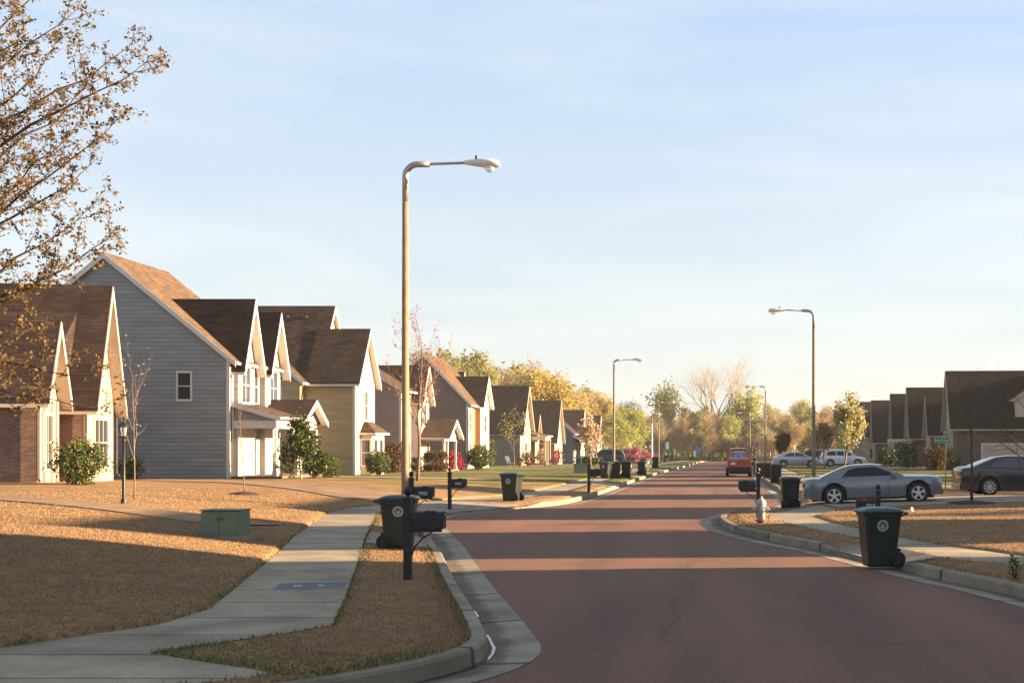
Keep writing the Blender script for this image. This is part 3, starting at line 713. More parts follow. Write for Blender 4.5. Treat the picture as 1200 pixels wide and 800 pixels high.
h.window('e', .01, 1.0, .7, .8, 1.7, 1, 2); h.door('e', .01, 2.9, .95, 2.1, M['door_tan']); h.window('e', .01, 4.7, .7, .8, 1.7, 1, 2)
h.corner(0.0, 0.0, 0, 5.9); h.spout(.0, .25, 5.7, 'white', .3); h.spout(2.05, .22, 2.9, 'white', .45)
h.box(h.trim, .003, .035, 2.75, 2.9, 2.9, 5.8, M['white'])
vents(h, [(-4.6, 2.6, 9.02)], M['metal_dark'])
gm = MB(); gm.tube([(-9.1, -.12, -.2), (-9.1, -.12, .9), (-7.9, -.12, .9)], .03, M['galv'], 6)
for k in range(3): gm.box(h.sx*(-9.0+k*.42), -8.72+k*.42, -.26, -.05, .35, .75, M['galv'])
gm.build('gas_meter', h.root)
h.done()
# 3 tan house
h = House('house', 'tan clapboard house with broad brown roof facing us and a cream bay window', -24.65, 85, .26, 0, group=LG)
h.gable(-3.2, .05, 0, 4.7, 6.3, 9.65, 'x', M['tan_siding'], M['roof_brown'], end=M['cream'], ov=.3, o1=.4, o0=0)
h.gable(-13, -2.6, .06, 7.2, 6.3, 11.35, 'x', M['tan_siding'], M['roof_brown'], ov=.3, o1=.25)
h.gable(-11.2, -3.3, -.9, 3.0, 6.2, 9.5, 'y', M['tan_siding'], M['roof_brown'], ov=.3, og=.25)
h.window('n', -.9, -4.85, 3.95, .62, 1.6, 1, 2); h.window('e', .08, 2.35, 3.7, .9, 1.9, 2, 2)
h.box(h.wall, .082, .85, 1.2, 4.3, -.4, 2.75, M['cream']); h.prism(h.roof, [(-.05, 1.0, 2.8), (1.15, 1.0, 2.8), (1.15, 4.5, 2.8), (-.05, 4.5, 2.8)], [(.09, 2.0, 3.55), (.3, 2.0, 3.55), (.3, 3.5, 3.55), (.09, 3.5, 3.55)], M['roof_brown'])
h.box(h.trim, .09, 1.18, .96, 4.54, 2.66, 2.79, M['white'])
h.window('e', .85, 2.0, .6, .8, 1.7, 1, 2); h.window('e', .85, 3.4, .6, .8, 1.7, 1, 2); h.window('n', 1.2, .46, .6, .5, 1.7, 1, 2)
h.corner(.05, 0, 0, 6.2); h.spout(.1, -.06, 6.1, 'cream', .2); h.door('e', -2.55, 6.0, .95, 2.1, M['door_tan'])
h.box(h.trim, -2.68, -2.6, -.012+.06, .055, 0, 6.2, M['metal_dark'])
vents(h, [(-5.6, 3.05, 10.7), (-4.3, 3.05, 10.7)], M['metal_dark'])
h.done()
# 4 mauve house
h = House('house', 'mauve-grey clapboard house with red door and gabled porch, behind the wooden lamp pole', -24.7, 97.5, .17, 0, group=LG)
h.gable(-9, 0, 0, 7.5, 6.3, 8.9, 'y', M['purple_siding'], M['roof_brown'], ov=.35, og=.25)
h.gable(-4.5, .6, 3.2, 6.6, 5.7, 8.2, 'x', M['cream'], M['roof_brown'], ov=.3, o1=.4, o0=0)
h.groof(0, 2.6, 3.8, 8.2, 2.75, 4.0, 'x', M['roof_brown'], ov=.35, o1=.4, o0=0)
h.prism(h.wall, [(2.5, 3.8, 2.7), (2.5, 8.2, 2.7), (2.5, 6.0, 3.95)], [(2.56, 3.8, 2.7), (2.56, 8.2, 2.7), (2.56, 6.0, 3.95)], M['cream'])
h.box(h.trim, .62, 2.5, 3.75, 3.9, 2.4, 2.72, M['white']); h.box(h.trim, 2.36, 2.5, 3.91, 8.2, 2.4, 2.7, M['white'])
for y in (3.85, 5.0, 8.1): h.post(2.43, y, .1, 2.4)
h.box(h.wall, .01, 2.7, 3.6, 8.3, -.5, .1, M['red_brick']); h.door('e', .01, 2.1, 1, 2.1, M['door_red'], 'red front door')
h.window('e', .61, 4.9, 3.6, 1.1, 1.6, 2, 2); h.window('e', .61, 6.0, .7, 1.0, 1.6, 2, 2); h.window('e', .01, 1.2, 3.6, .9, 1.6, 1, 2)
h.corner(0, 0, 0, 6.2); h.spout(2.4, 3.7, 2.7, 'white', .4)
h.done()
# 5 brown house with street front, sunlight painted into its siding colour
h = House('house', 'dark brown clapboard house with tall lit gable roof, painted-sunlit front and black downspout', -24.7, 122.7, 0, 0, group=LG)
h.gable(-8.6, 0, 0, 9.5, 6.4, 10.9, 'y', M['brown_siding'], M['roof_tan'], ov=.4, og=.25)
h.gable(-5, .5, 3.6, 8.2, 6.3, 8.95, 'x', M['brown_siding_sunlit'], M['roof_dark'], ov=.35, o1=.45, o0=0, end=M['white'])
h.box(h.wall, .002, .03, .05, 1.9, 0, 6.2, M['white']); h.box(h.wall, .002, .03, 1.95, 3.6, 0, 6.2, M['brown_siding_sunlit'])
h.window('e', .03, 1.0, 3.6, .85, 1.7, 2, 2); h.window('e', .03, 1.0, .6, .85, 1.8, 2, 2); h.window('e', .54, 5.9, 3.6, 1.1, 1.6, 2, 2); h.window('e', .54, 5.9, .6, 1.4, 1.8, 2, 2)
h.spout(0, -.05, 6.2, 'metal_dark', .35); h.corner(0, 0, 0, 6.2)
h.done()
# 6 grey house with huge dark roof
h = House('house', 'low grey house under a big plain dark roof with a white side porch', -24.4, 152, -.1, 0, group=LG)
h.gable(-10, 0, 0, 8.6, 3.9, 9.4, 'x', M['grey_siding'], M['roof_black'], ov=.3, o1=.5, end=M['cream_brick'], trim='cream')
h.gable(-16, -8, 1.5, 8.5, 5, 11.1, 'x', M['grey_siding'], M['roof_black'], ov=.3, o1=.4, trim='cream')
h.gable(-15, -3, 8.6, 14, 4.4, 10.2, 'y', M['grey_siding'], M['roof_brown'], ov=.3, trim='cream')
h.box(h.trim, -.2, 1.9, 8.4, 13.0, 3.0, 3.5, M['cream']); h.shed(-3, 2.1, 8.3, 13.1, 4.6, 3.5, M['roof_black'], 'cream')
for y in (8.6, 10.6, 12.8): h.post(1.75, y, 0, 3.0, .26, 'cream')
h.box(h.wall, -2.99, 1.95, 8.7, 13.1, -.4, .12, M['red_brick']); h.door('e', -2.98, 10.8, 1.0, 2.2, M['black'])
h.window('e', .035, 4.3, .7, 1.8, 1.9, 3, 2); h.window('e', .035, 4.3, 4.6, .8, 1.4, 1, 2)
h.done()
# 7 red brick
h = House('house', 'red brick house with tall dark roof and a narrow lit side gable', -24.7, 185, -.5, 0, group=LG)
h.gable(-9.5, 0, 0, 8.6, 3.4, 9.2, 'x', M['red_brick'], M['roof_black'], ov=.3, o1=.45, end=M['cream_brick'], trim='cream')
h.gable(-15, -5, 1, 9.5, 5, 10.4, 'y', M['red_brick'], M['roof_brown'], ov=.3, trim='cream')
h.gable(-9, -2.2, -4.2, .5, 3.6, 7.0, 'x', M['red_brick'], M['roof_black'], ov=.25, o1=.4, end=M['cream_brick'], trim='cream')
h.window('e', .035, 4.3, .7, 1.6, 1.8, 2, 2); h.window('e', -2.16, -1.9, .8, 1.0, 1.7, 2, 2)
h.done()
# 8 navy
h = House('house', 'dark blue house with white rake boards and white porch posts', -24.7, 212, -.8, 0, group=LG)
h.gable(-8, -.5, 0, 4.5, 5.2, 8.6, 'y', M['navy_siding'], M['roof_black'], ov=.35)
h.gable(-9, .2, 4.5, 10.5, 4.0, 8.9, 'x', M['navy_siding'], M['roof_brown'], ov=.3, o1=.4, end=M['cream'])
h.shed(-.48, 2.6, -.2, 5.5, 4.6, 3.0, M['roof_black'])
for y in (0, 2.6, 5.2): h.post(2.4, y, 0, 3.0, .3)
h.door('e', -.49, 2.5, 1, 2.2, M['white']); h.window('e', -.49, 1.0, .7, .9, 1.7, 2, 2); h.window('e', .24, 7.5, .7, 1.4, 1.8, 2, 2)
h.window('n', 0, -2.2, 4.4, .8, 1.3, 1, 2)
h.done()
h = House('house', 'farthest left house, dark roofed with a thin white gable edge beside the woods', -24.7, 247, -1.15, 0, group=LG)
h.gable(-11, 0, 0, 9, 4, 9.1, 'x', M['grey_siding'], M['roof_black'], ov=.3, end=M['white'])
h.gable(-14, -4, 8, 14, 5, 9.6, 'y', M['grey_siding'], M['roof_black'], ov=.3)
h.window('e', .035, 4.5, .7, 1.6, 1.7, 2, 2); h.garage('n', 0, -4, 4.2, 2.2, M['white'])
h.done()
# right side
RG = 'houses along the right side of the street'
def right_house(label, X, Y, Z, rot, w, zt, wall, roofm, ze=4.0, rear=10.6, side_gable=None, garage=False, dormer=False, depth=9.5, rw=(-1, 10), porch=None):
    h = House('house', label, X, Y, Z, rot, -1, RG)
    h.gable(-depth, 0, 0, w, ze, zt, 'x', wall, roofm, ov=.35, o1=.4, end=M['stone'], trim='cream')
    h.gable(-depth-9, -depth+.4, rw[0], rw[1], 5.2, rear, 'y', wall, roofm, ov=.35, trim='cream')
    if side_gable:
        y0, y1, z1 = side_gable; h.gable(-6, -1.0, y0, y1, ze-.3, z1, 'x', wall, roofm, ov=.25, o1=.35, end=M['stone'], trim='cream')
        h.window('e', -.96, (y0+y1)/2, .6, .9, 1.8, 2, 2)
    if garage: h.garage('n', 0, -5.3, 5.4, 2.35, M['garage'], 5)
    else: h.window('n', 0, -3, .8, .9, 1.6, 1, 2, 'cream')
    if dormer:
        h.gable(-8.4, -5.6, .5, 4.0, 6.6, 7.6, 'y', M['garage'], roofm, ov=.3, trim='cream')
    h.window('e', .035, w/2, .6, 1.6, 1.9, 3, 2, 'cream'); h.window('e', .035, w/2, 4.5, .8, 1.4, 1, 2, 'cream')
    if porch:
        h.box(h.trim, .1, 2.2, porch, porch+3.6, 2.75, 3.1, M['white'])
        for y in (porch+.2, porch+3.4): h.post(2.0, y, 0, 2.75, .22, 'cream')
    h.spout(-.1, -.1, ze-.2, 'metal_dark', .25); h.corner(0.03, 0, 0, ze-.2, .2, M['stone'])
    h.done(); return h
right_house('brick house with big umber roof and pink-beige garage door facing us, behind the charcoal sedan', 20.9, 117, -.1, -4.5, 8.4, 9.15, M['grey_brick'], M['roof_right'], 4.1, 10.8, None, True, True, 11)
right_house('narrow dark house squeezed behind the garage house, with low pointed gable', 20.9, 130, -.1, -4.5, 6.4, 7.3, M['grey_brick'], M['roof_right'], 3.6, 9.6, None, False, False, 9, (-.5, 6))
right_house('tall right-hand house with a wide roof plane and white porch lintel at its far side', 20.8, 142.5, -.1, -4.5, 8.4, 8.75, M['grey_brick'], M['roof_right'], 3.4, 10.4, (8.5, 11, 6.2), porch=7.6)
right_house('right-hand house directly beyond the white porch lintel, its roof stepped slightly lower', 20.8, 157, -.2, -4.5, 8.0, 8.7, M['stone'], M['roof_right'], 3.2, 10.6, (8.2, 10.6, 6.0))
right_house('stone-fronted house between the porch house and the flowering tree', 20.8, 178, -.35, -4.5, 8.4, 8.8, M['grey_brick'], M['roof_right'], 3.3, 10.6, (9, 11.5, 6))
right_house('farthest right-hand house, pale brick flank partly hidden by the flowering tree', 20.3, 203, -.6, -4.5, 8.4, 9.7, M['stone'], M['roof_right'], 4.4, 10.4)
# the row goes on towards and past the camera, out of the frame: its houses shade the road
OG = 'street houses beyond the right edge of the picture'
OL = 'umber-roofed brick house continuing the right-hand row'
def off_house(Y0, Y1, zt, X=23, z0=.4):
    h = House('house', OL, X, Y0, z0, 0, -1, OG); w = Y1-Y0
    h.gable(-14, -6, 0, w, 6.2, zt-.2, 'y', M['grey_brick'], M['roof_right'], ov=.35, og=.12, trim='cream')
    h.gable(-6.1, 0, .3, min(w-.3, 6), 2.9, 4.4, 'x', M['grey_brick'], M['roof_right'], ov=.3, trim='cream')
    h.door('e', .03, 1.3, .95, 2.1, M['door_tan']); h.window('e', .03, min(w-1.2, 3.6), .7, 1.1, 1.6, 2, 2, 'cream'); h.window('e', -5.98, w/2, 4.3, .9, 1.3, 1, 2, 'cream')
    h.done()
for a, b, zt in ((-24, -12, 10.5), (-9.4, 7.1, 10.8), (9.1, 25.0, 11.6), (28.0, 35.0, 11.4), (41.0, 47.5, 11.2), (55., 59.6, 11.2), (70.6, 75.4, 11.2), (81.6, 85, 11), (91., 95.2, 10.8), (102, 106, 10.4)):
    off_house(a, b, zt, 23 if a < 90 else 28)

# ================================================================== street furniture
def lamp(hpole=10.15, reach=2.9, sx=1, pole='pole_tan'):
    t = empty('street_lamp', (0, 0, 0))
    p = MB(); p.lathe([(.126, -.2), (.126, 0), (.122, .05), (.092, hpole-.65)], M[pole], 14); p.build('pole', t, True)
    e = MB(); pts = []
    for k in range(9):
        a = k/8*math.pi/2; pts.append((sx*(.38-.38*math.cos(a)), 0, hpole+.07+.38*math.sin(a)))
    e.tube([(0, 0, hpole-.7)]+pts+[(sx*.74, 0, hpole+.455)], .096, M['galv'], 12); e.build('elbow', t, True)
    a = MB(); a.tube([(sx*.7, 0, hpole+.455), (sx*1.4, 0, hpole+.48), (sx*(reach-.95), 0, hpole+.5)], .042, M['galv'], 8); a.build('arm', t, True)
    hd = MB(); rows = []
    for u, ry, zt, zb in ((-1.0, .06, .07, -.06), (-.78, .1, .1, -.09), (-.5, .16, .12, -.14), (-.25, .19, .12, -.16), (0, .17, .08, -.15), (.08, .09, 0, -.12)):
        rows.append([(sx*(reach-.08+u), ry*math.cos(2*math.pi*k/12), hpole+.5+(zt if math.sin(2*math.pi*k/12) > 0 else -zb)*math.sin(2*math.pi*k/12)) for k in range(12)])
    hd.grid(rows, M['lamp_body'], True); hd.face(rows[0], M['lamp_body']); hd.face(rows[-1], M['lamp_body'])
    ho = hd.build('lamp_head', t, True)
    ln = MB(); ln.lathe([(.17, 0), (.165, -.06), (.13, -.12), (.06, -.165), (.01, -.175)], M['lens'], 14, (sx*(reach-.32), 0, hpole+.37)); ln.build('lens', ho, True)
    pc = MB(); pc.lathe([(.05, 0), (.05, .1), (.035, .13)], M['metal_dark'], 10, (sx*(reach-.72), 0, hpole+.59)); pc.build('photocell', ho, True)
    return t
def place(o, loc, label, cat, group=None, rz=0):
    o.location = loc; o.rotation_euler = (0, 0, rz); tag(o, label, cat, group); return o
LGp = 'street lamps along the road'
l1 = place(lamp(), AT(475, 39.2), 'tall tan lamp pole with grey elbow arm, behind the nearest green bin', 'street lamp', LGp)
lg = lamp(pole='pole_grey'); place(lg, AT(719.5, 127), 'grey-brown street lamp on left rising beside the dark parked vehicle and bins', 'street lamp', LGp)
k_ = KC(lg)
dup(lg, AT(772, 228), 0, 'slim left street lamp with arm crossing the bright green tree', LGp, kc=k_)
lr = lamp(sx=-1, pole='pole_grey'); place(lr, AT(953.5, 82), 'tall street lamp on the right verge behind the tail of the silver coupe', 'street lamp', LGp)
k_ = KC(lr)
dup(lr, AT(897, 180), 0, 'street lamp right of the orange van, second tallest on the right', LGp, kc=k_)
dup(lr, AT(879, 284), 0, 'short-looking far street lamp directly behind the orange van', LGp, kc=k_)
lw = lamp(5.9, 1.2, 1, 'lamp_body'); place(lw, AT(764, 168), 'short white street lamp with stubby arm beside the pink redbud', 'street lamp', LGp)

def mailbox(number=None, sx=1, flagred=False):
    t = empty('mailbox', (0, 0, 0)); p = MB(); B = M['black']
    p.box(-.055, .055, -.055, .055, -.3, 1.2, B); p.box(-.07, .07, -.07, .07, 1.2, 1.23, B)
    p.lathe([(.03, 1.23), (.025, 1.255), (.055, 1.285), (.062, 1.32), (.05, 1.36), (.012, 1.39)], B, 12); p.build('post', t)
    b = MB(); prof = []
    for k in range(9):
        a = math.pi*k/8; prof.append((.095*math.cos(a), .93+.085*math.sin(a)))
    prof += [(-.095, .77), (.095, .77)]
    b.prism([(sx*.07, y, z) for y, z in prof], [(sx*.53, y, z) for y, z in prof], B); bo = b.build('box', t)
    d = MB(); d.prism([(sx*.531, y*1.06, .89+(z-.89)*1.05) for y, z in prof], [(sx*.548, y*1.06, .89+(z-.89)*1.05) for y, z in prof], B); do = d.build('box_door', t)
    hd = MB(); hd.box(min(sx*.549, sx*.57), max(sx*.549, sx*.57), -.025, .025, .95, .98, M['galv']); hd.build('handle', do)
    ar = MB(); ar.box(min(sx*.056, sx*.5), max(sx*.056, sx*.5), -.04, .04, .71, .769, B)
    ar.tube([(sx*.05, 0, .36), (sx*.11, 0, .5), (sx*.22, 0, .62), (sx*.36, 0, .705)], .012, B, 6); ar.build('bracket', t)
    fl = MB(); fl.box(min(sx*.28, sx*.44), max(sx*.28, sx*.44), -.108, -.098, .97, 1.03, M['sign_red'] if flagred else B); fl.build('flag', t)
    if number:
        text_mesh(number, .115, M['van_pale'], 'house_number', t, (sx*.3 if not flagred else sx*.2, -.0975, .85), (math.pi/2, 0, 0))
    return t
MG = 'black kerbside mailboxes'
place(mailbox(), PG(478, 679), 'nearest black mailbox on post in front of the green bin, left verge', 'mailbox', MG)
place(mailbox('7903'), AT(482, 31, 0), 'black mailbox with white number, just behind the near green bin', 'mailbox', MG)
place(mailbox('7907'), PG(527, 597), 'black mailbox with small number standing before the dry lawn between lamp pole and single bin', 'mailbox', MG)
m4 = mailbox(); place(m4, PG(690, 577), 'distant black mailbox beside the green utility box and paired bins', 'mailbox', MG)
dup(m4, AT(778.6, 165), 0, 'tiny far mailbox on left verge past the row of bins', MG)
mb5 = mailbox('7910', -1, True); mb5.scale = (.86, .86, .84); place(mb5, AT(1029, 27.2), 'black mailbox with red patch on its side, above the near right bin', 'mailbox', MG)
m6 = mailbox(None, -1); place(m6, AT(888.5, 35.6), 'black mailbox rising behind the silver hydrant', 'mailbox', MG)
dup(m6, AT(884, 96), 0, 'far right mailbox seen beside the orange van', MG)

def bin_cart(front_lidopen=0, dark=False, text=None, emblem=True):
    t = empty('wheelie_bin', (0, 0, 0)); bm_ = M['bin_dark'] if dark else M['bin_green']
    b = MB()
    def ring(z, x0, x1, hy, r):
        pts = []
        for cx, cy, a0 in ((x1-r, hy-r, 0), (x0+r, hy-r, 90), (x0+r, -hy+r, 180), (x1-r, -hy+r, 270)):
            for k in range(4):
                a = R(a0+k*30); pts.append((cx+r*math.cos(a), cy+r*math.sin(a), z))
        return pts
    rows = [ring(.0, -.2, .25, .235, .05), ring(.05, -.21, .265, .245, .05), ring(.28, -.235, .29, .258, .06), ring(.3, -.255, .292, .26, .06), ring(.62, -.29, .318, .278, .06), ring(.86, -.315, .333, .292, .06),
            ring(.865, -.335, .355, .312, .07), ring(.93, -.34, .36, .315, .07), ring(.935, -.3, .33, .29, .06)]
    b.grid(rows, bm_, True); b.face(rows[0], bm_); b.face(rows[-1], bm_)
    for s in (-1, 1):                                     # wheel housings
        b.box(-.3, -.12, s*.235-.03, s*.235+.03, .1, .32, bm_)
    bo = b.build('body', t)
    ld = MB(); lr_ = [ring(.94, -.36, .40, .335, .08), ring(.965, -.365, .405, .338, .08), ring(1.0, -.31, .36, .29, .1), ring(1.03, -.2, .26, .2, .1)]
    ld.grid(lr_, M['bin_lid'] if not dark else bm_, True); ld.face(lr_[0], bm_); ld.face(lr_[-1], M['bin_lid'] if not dark else bm_); lo = ld.build('lid', t)
    lo.rotation_euler = (0, R(-front_lidopen), 0)
    if front_lidopen: lo.location = (-.36+.36*math.cos(R(front_lidopen)) + .94*math.sin(R(front_lidopen)), 0, .94-.94*math.cos(R(front_lidopen))+.36*math.sin(R(front_lidopen)))
    hd = MB(); hd.tube([(-.33, -.22, .88), (-.44, -.22, .93), (-.44, .22, .93), (-.33, .22, .88)], .018, bm_, 8); hd.build('handle', t)
    for s in (-1, 1):
        w = MB(); w.lathe([(.05, -.035), (.12, -.035), (.135, -.02), (.135, .02), (.12, .035), (.05, .035)], M['rubber'], 18, (-.25, s*.27, .135), 'y'); wo = w.build('wheel', t, False)
        c = MB(); c.lathe([(.05, -.04), (.05, .04)], M['trim_black'], 12, (-.25, s*.27, .135), 'y'); c.build('hub', wo)
    if emblem:
        for s in (-1, 1):
            e = MB(); zc = .72; y = s*.2895
            def tilt(z): return s*(.2785+(z-.62)*.0583+.004)
            def ringf(r0, r1):
                for k in range(24):
                    a, c = 2*math.pi*k/24, 2*math.pi*(k+1)/24
                    q = [(r0*math.cos(a), zc+r0*math.sin(a)), (r1*math.cos(a), zc+r1*math.sin(a)), (r1*math.cos(c), zc+r1*math.sin(c)), (r0*math.cos(c), zc+r0*math.sin(c))]
                    e.face([(.03+x, tilt(z), z) for x, z in q], M['emblem'])
            ringf(.062, .072); ringf(.08, .1)
            for pl in ([(-.045, -.02), (.045, -.02), (.03, -.042), (-.03, -.042)], [(-.036, -.015), (-.02, -.015), (-.012, .03), (-.03, .035)], [(.02, -.015), (.036, -.015), (.03, .035), (.012, .03)], [(-.012, -.015), (.012, -.015), (.006, .012), (-.006, .012)]):
                e.face([(.03+x, tilt(zc+z), zc+z) for x, z in pl], M['emblem'])
            e.build('emblem', t, recalc=False)
    if text:
        text_mesh(text, .055, M['emblem'], 'stencilled_number', t, (-.14, -.297, .83), (math.pi/2-R(3), 0, 0), .001)
    return t
BG = 'wheelie bins put out along the street'
place(bin_cart(), AT(467, 25.0), 'dark green wheelie bin with teal lid behind the nearest mailbox, left verge', 'wheelie bin', BG, R(6))
bo = bin_cart(0, False, '9424'); place(bo, Vector((2.72, 22.55, .05)), 'large dark green wheelie bin with pale round emblem at the right kerb', 'wheelie bin', BG, R(180+10))
b3 = bin_cart(); place(b3, AT(600, 46.5), 'lone green wheelie bin with pale emblem on the left verge beyond the driveway', 'wheelie bin', BG, R(166))
bd = bin_cart(0, True); place(bd, AT(925.5, 41.8), 'dark bin with small mark standing just behind the silver coupe', 'wheelie bin', BG, R(95))
k_ = KC(b3); kd = KC(bd)
for px, Y, src, rz, lb in ((710.5, 78, b3, 150, 'green bin at left of the pair below the second left lamp'), (721, 78.6, bd, 100, 'black-green bin touching the right of the green one, in front of lamp base'),
                           (734.5, 82, bd, 80, 'upright bin right of the second left lamp, first of the verge row'), (752.5, 91, bd, 80, 'middle bin of verge row with its lid ajar by reddish litter'),
                           (756, 100, b3, 60, 'green bin half hidden behind the middle bin of the verge row'), (768, 118, bd, 90, 'bin at the foot of the short white lamp'), (787.5, 196, bd, 90, 'very distant bin beside the white and green sign'),
                           (909.5, 70, bd, 90, 'second bin in the right row, behind the coupe bin'), (900, 84, bd, 85, 'third bin of the right row, close to the van'), (892, 88, b3, 85, 'bin nearest the van on the right verge')):
    dup(src, AT(px, Y), R(rz), lb, BG, kc=k_ if src is b3 else kd)
# hydrant
t = empty('fire_hydrant', AT(892, 33), R(8), 'silver fire hydrant with rusty base on the sunlit corner of grass', 'fire hydrant')
b = MB(); b.lathe([(.1, -.1), (.1, .02), (.1, .06)], M['rust'], 16); b.lathe([(.155, .05), (.155, .085), (.11, .087)], M['rust'], 16); b.build('base_flange', t, False)
b = MB(); b.lathe([(.1, .086), (.1, .2), (.108, .21), (.108, .42), (.13, .43), (.13, .47), (.12, .48)], M['hydrant'], 18); b.build('barrel', t, True)
b = MB(); b.lathe([(.13, .482), (.135, .51), (.12, .57), (.08, .625), (.04, .64)], M['hydrant'], 18); b.lathe([(.035, .64), (.035, .69)], M['hydrant'], 5); b.build('bonnet', t, True)
for ax, s in (('x', 1), ('x', -1), ('y', -1)):
    r_ = .055 if ax == 'x' else .075; b = MB(); b.lathe([(r_, s*.09), (r_, s*.15), (r_+.015, s*.151), (r_+.015, s*.2), (r_*.5, s*.205), (.02, s*.235)], M['hydrant'], 10, (0, 0, .36), ax); b.build('outlet_cap', t)
# transformer box
c = PG(264, 629); t = empty('utility_box', c, R(0), 'green metal utility cabinet with two doors on the dry left lawn', 'utility box')
b = MB(); b.prism([(-.5, -.4, .04), (.5, -.4, .04), (.5, .4, .04), (-.5, .4, .04)], [(-.49, -.34, .66), (.49, -.34, .66), (.49, .4, .68), (-.49, .4, .68)], M['util_green']); b.box(-.52, .52, -.38, .42, .675, .7, M['util_green']); b.build('cabinet', t)
for s in (-1, 1):
    d = MB(); x0, x1 = sorted((s*.012, s*.47)); d.prism([(x0, -.408, .08), (x1, -.408, .08), (x1, -.395, .08), (x0, -.395, .08)], [(x0, -.358, .62), (x1, -.358, .62), (x1, -.34, .62), (x0, -.34, .62)], M['util_green']); do = d.build('door', t)
    hh = MB(); hh.box(s*.06-.02, s*.06+.02, -.395, -.372, .44, .52, M['metal_dark']); hh.build('latch', do)
b = MB(); b.box(-.62, .62, -.5, .52, -.2, .04, M['drive']); b.build('pad', t)
t.scale = (.75, .75, .78); t2 = dup(t, AT(681, 92), 0, 'small far green utility cabinet with sunlit edge beside a mailbox', None, (1, .8, 1.0)); 
# yard lantern
t = empty('yard_lamp', PG(145, 590), 0, 'black yard lantern on a post in front of the blue-grey house', 'lamp post')
b = MB(); b.lathe([(.07, -.2), (.07, .1), (.045, .14), (.038, 1.6), (.055, 1.63), (.03, 1.68)], M['black'], 12); b.build('post', t, True)
b = MB(); b.lathe([(.03, 1.68), (.07, 1.72), (.075, 1.74)], M['black'], 8)
for k in range(6):
    a = 2*math.pi*k/6; b.bar((.075*math.cos(a), .075*math.sin(a), 1.74), (.115*math.cos(a), .115*math.sin(a), 1.98), .012, .012, M['black'])
b.lathe([(.15, 1.98), (.14, 2.0), (.07, 2.08), (.03, 2.1), (.035, 2.13), (.008, 2.17)], M['black'], 8); lo = b.build('lantern', t)
g_ = MB(); g_.lathe([(.066, 1.745), (.1, 1.97)], M['lens'], 6); g_.build('glass', lo)
# meter lid in the walk
c0 = PG(376, 686); y = c0.y; rows = MB(); xl_, xr_ = SRf(y)-.06, SRf(y)-1.0
t = empty('meter_lid', ((xl_+xr_)/2, y, .189), R(14), 'blue-grey rectangular utility lid set in the left sidewalk', 'utility lid')
rows.box(-.46, .46, -.4, .4, -.02, .006, M['meter_blue']); rows.build('lid', t)
f_ = MB(); 
for a_, b_, c_, d_ in ((-.5, .5, -.45, -.4), (-.5, .5, .4, .45), (-.5, -.46, -.4, .4), (.46, .5, -.4, .4)): f_.box(a_, b_, c_, d_, -.02, .004, M['drive'])
f_.build('frame', t)
k2 = MB(); k2.box(-.25, -.13, -.03, .03, .0065, .009, M['paper']); k2.box(.08, .16, -.03, .03, .0065, .009, M['paper']); k2.build('lettering_plate', t)
# street name sign
t = empty('street_sign', AT(1108, 56), 0, 'green street-name blades with white lettering on a bare post by the charcoal sedan', 'street sign')
hz = 2.36; b = MB(); b.tube([(0, 0, -.3), (0, 0, hz)], .028, M['wood_post'], 8); b.build('post', t, True)
b = MB(); b.box(-.38, .38, -.012, .012, hz-.3, hz-.08, M['sign_green']); b.box(-.39, .39, -.008, .008, hz-.31, hz-.07, M['sign_white']); bl = b.build('name_blade', t); bl.rotation_euler = (0, R(-3), R(14))
text_mesh('Wind Song Dr', .135, M['sign_white'], 'lettering', bl, (0, -.015, hz-.19), (math.pi/2, 0, 0))
b = MB(); b.box(-.3, .3, -.012, .012, hz-.06, hz+.16, M['sign_green']); b.box(-.31, .31, -.008, .008, hz-.069, hz+.17, M['sign_white']); bl = b.build('cross_blade', t); bl.rotation_euler = (0, 0, R(68))
# stop sign
t = empty('stop_sign', AT(887, 205), 0, 'red octagonal stop sign on a pole behind the orange van', 'stop sign')
b = MB(); b.tube([(0, 0, -.3), (0, 0, 3.1)], .035, M['galv'], 8); b.build('post', t)
oc = [(.45*math.cos(R(22.5+45*k)), 2.75+.45*math.sin(R(22.5+45*k))) for k in range(8)]
b = MB(); b.prism([(x, -.04, z) for x, z in oc], [(x, -.06, z) for x, z in oc], M['sign_white']); oi = [(x*.92, 2.75+(z-2.75)*.92) for x, z in oc]; b.prism([(x, -.061, z) for x, z in oi], [(x, -.064, z) for x, z in oi], M['sign_red']); pl = b.build('panel', t)
text_mesh('STOP', .3, M['sign_white'], 'lettering', pl, (0, -.067, 2.75), (math.pi/2, 0, 0))
def post_sign(px, Y, lab, top, panels, name='road_sign'):
    t = empty(name, AT(px, Y), 0, lab, 'sign'); b = MB(); b.tube([(0, 0, -.3), (0, 0, top)], .04, M['bark_dark'], 6); b.build('post', t)
    for w, z0, z1, mt in panels:
        b = MB(); b.box(-w/2, w/2, -.07, -.041, z0, z1, M[mt]); b.build('panel', t)
    return t
post_sign(782, 190, 'small pale sign over a green panel on a thin post, left verge', 2.9, [(.5, 1.9, 2.9, 'sign_white'), (.42, 1.3, 1.88, 'sign_green')])
post_sign(798, 225, 'low blue-grey marker on a short post at road end', 1.35, [(.5, .85, 1.35, 'sign_teal')])
post_sign(818, 255, 'bright blue sign above a teal panel at end of the road', 2.7, [(1.0, 1.95, 2.75, 'sign_blue'), (.85, .5, 1.9, 'sign_teal')])
post_sign(892, 215, 'tiny green street-name plate high beside the stop sign', 4.6, [(.75, 4.3, 4.6, 'sign_green')])
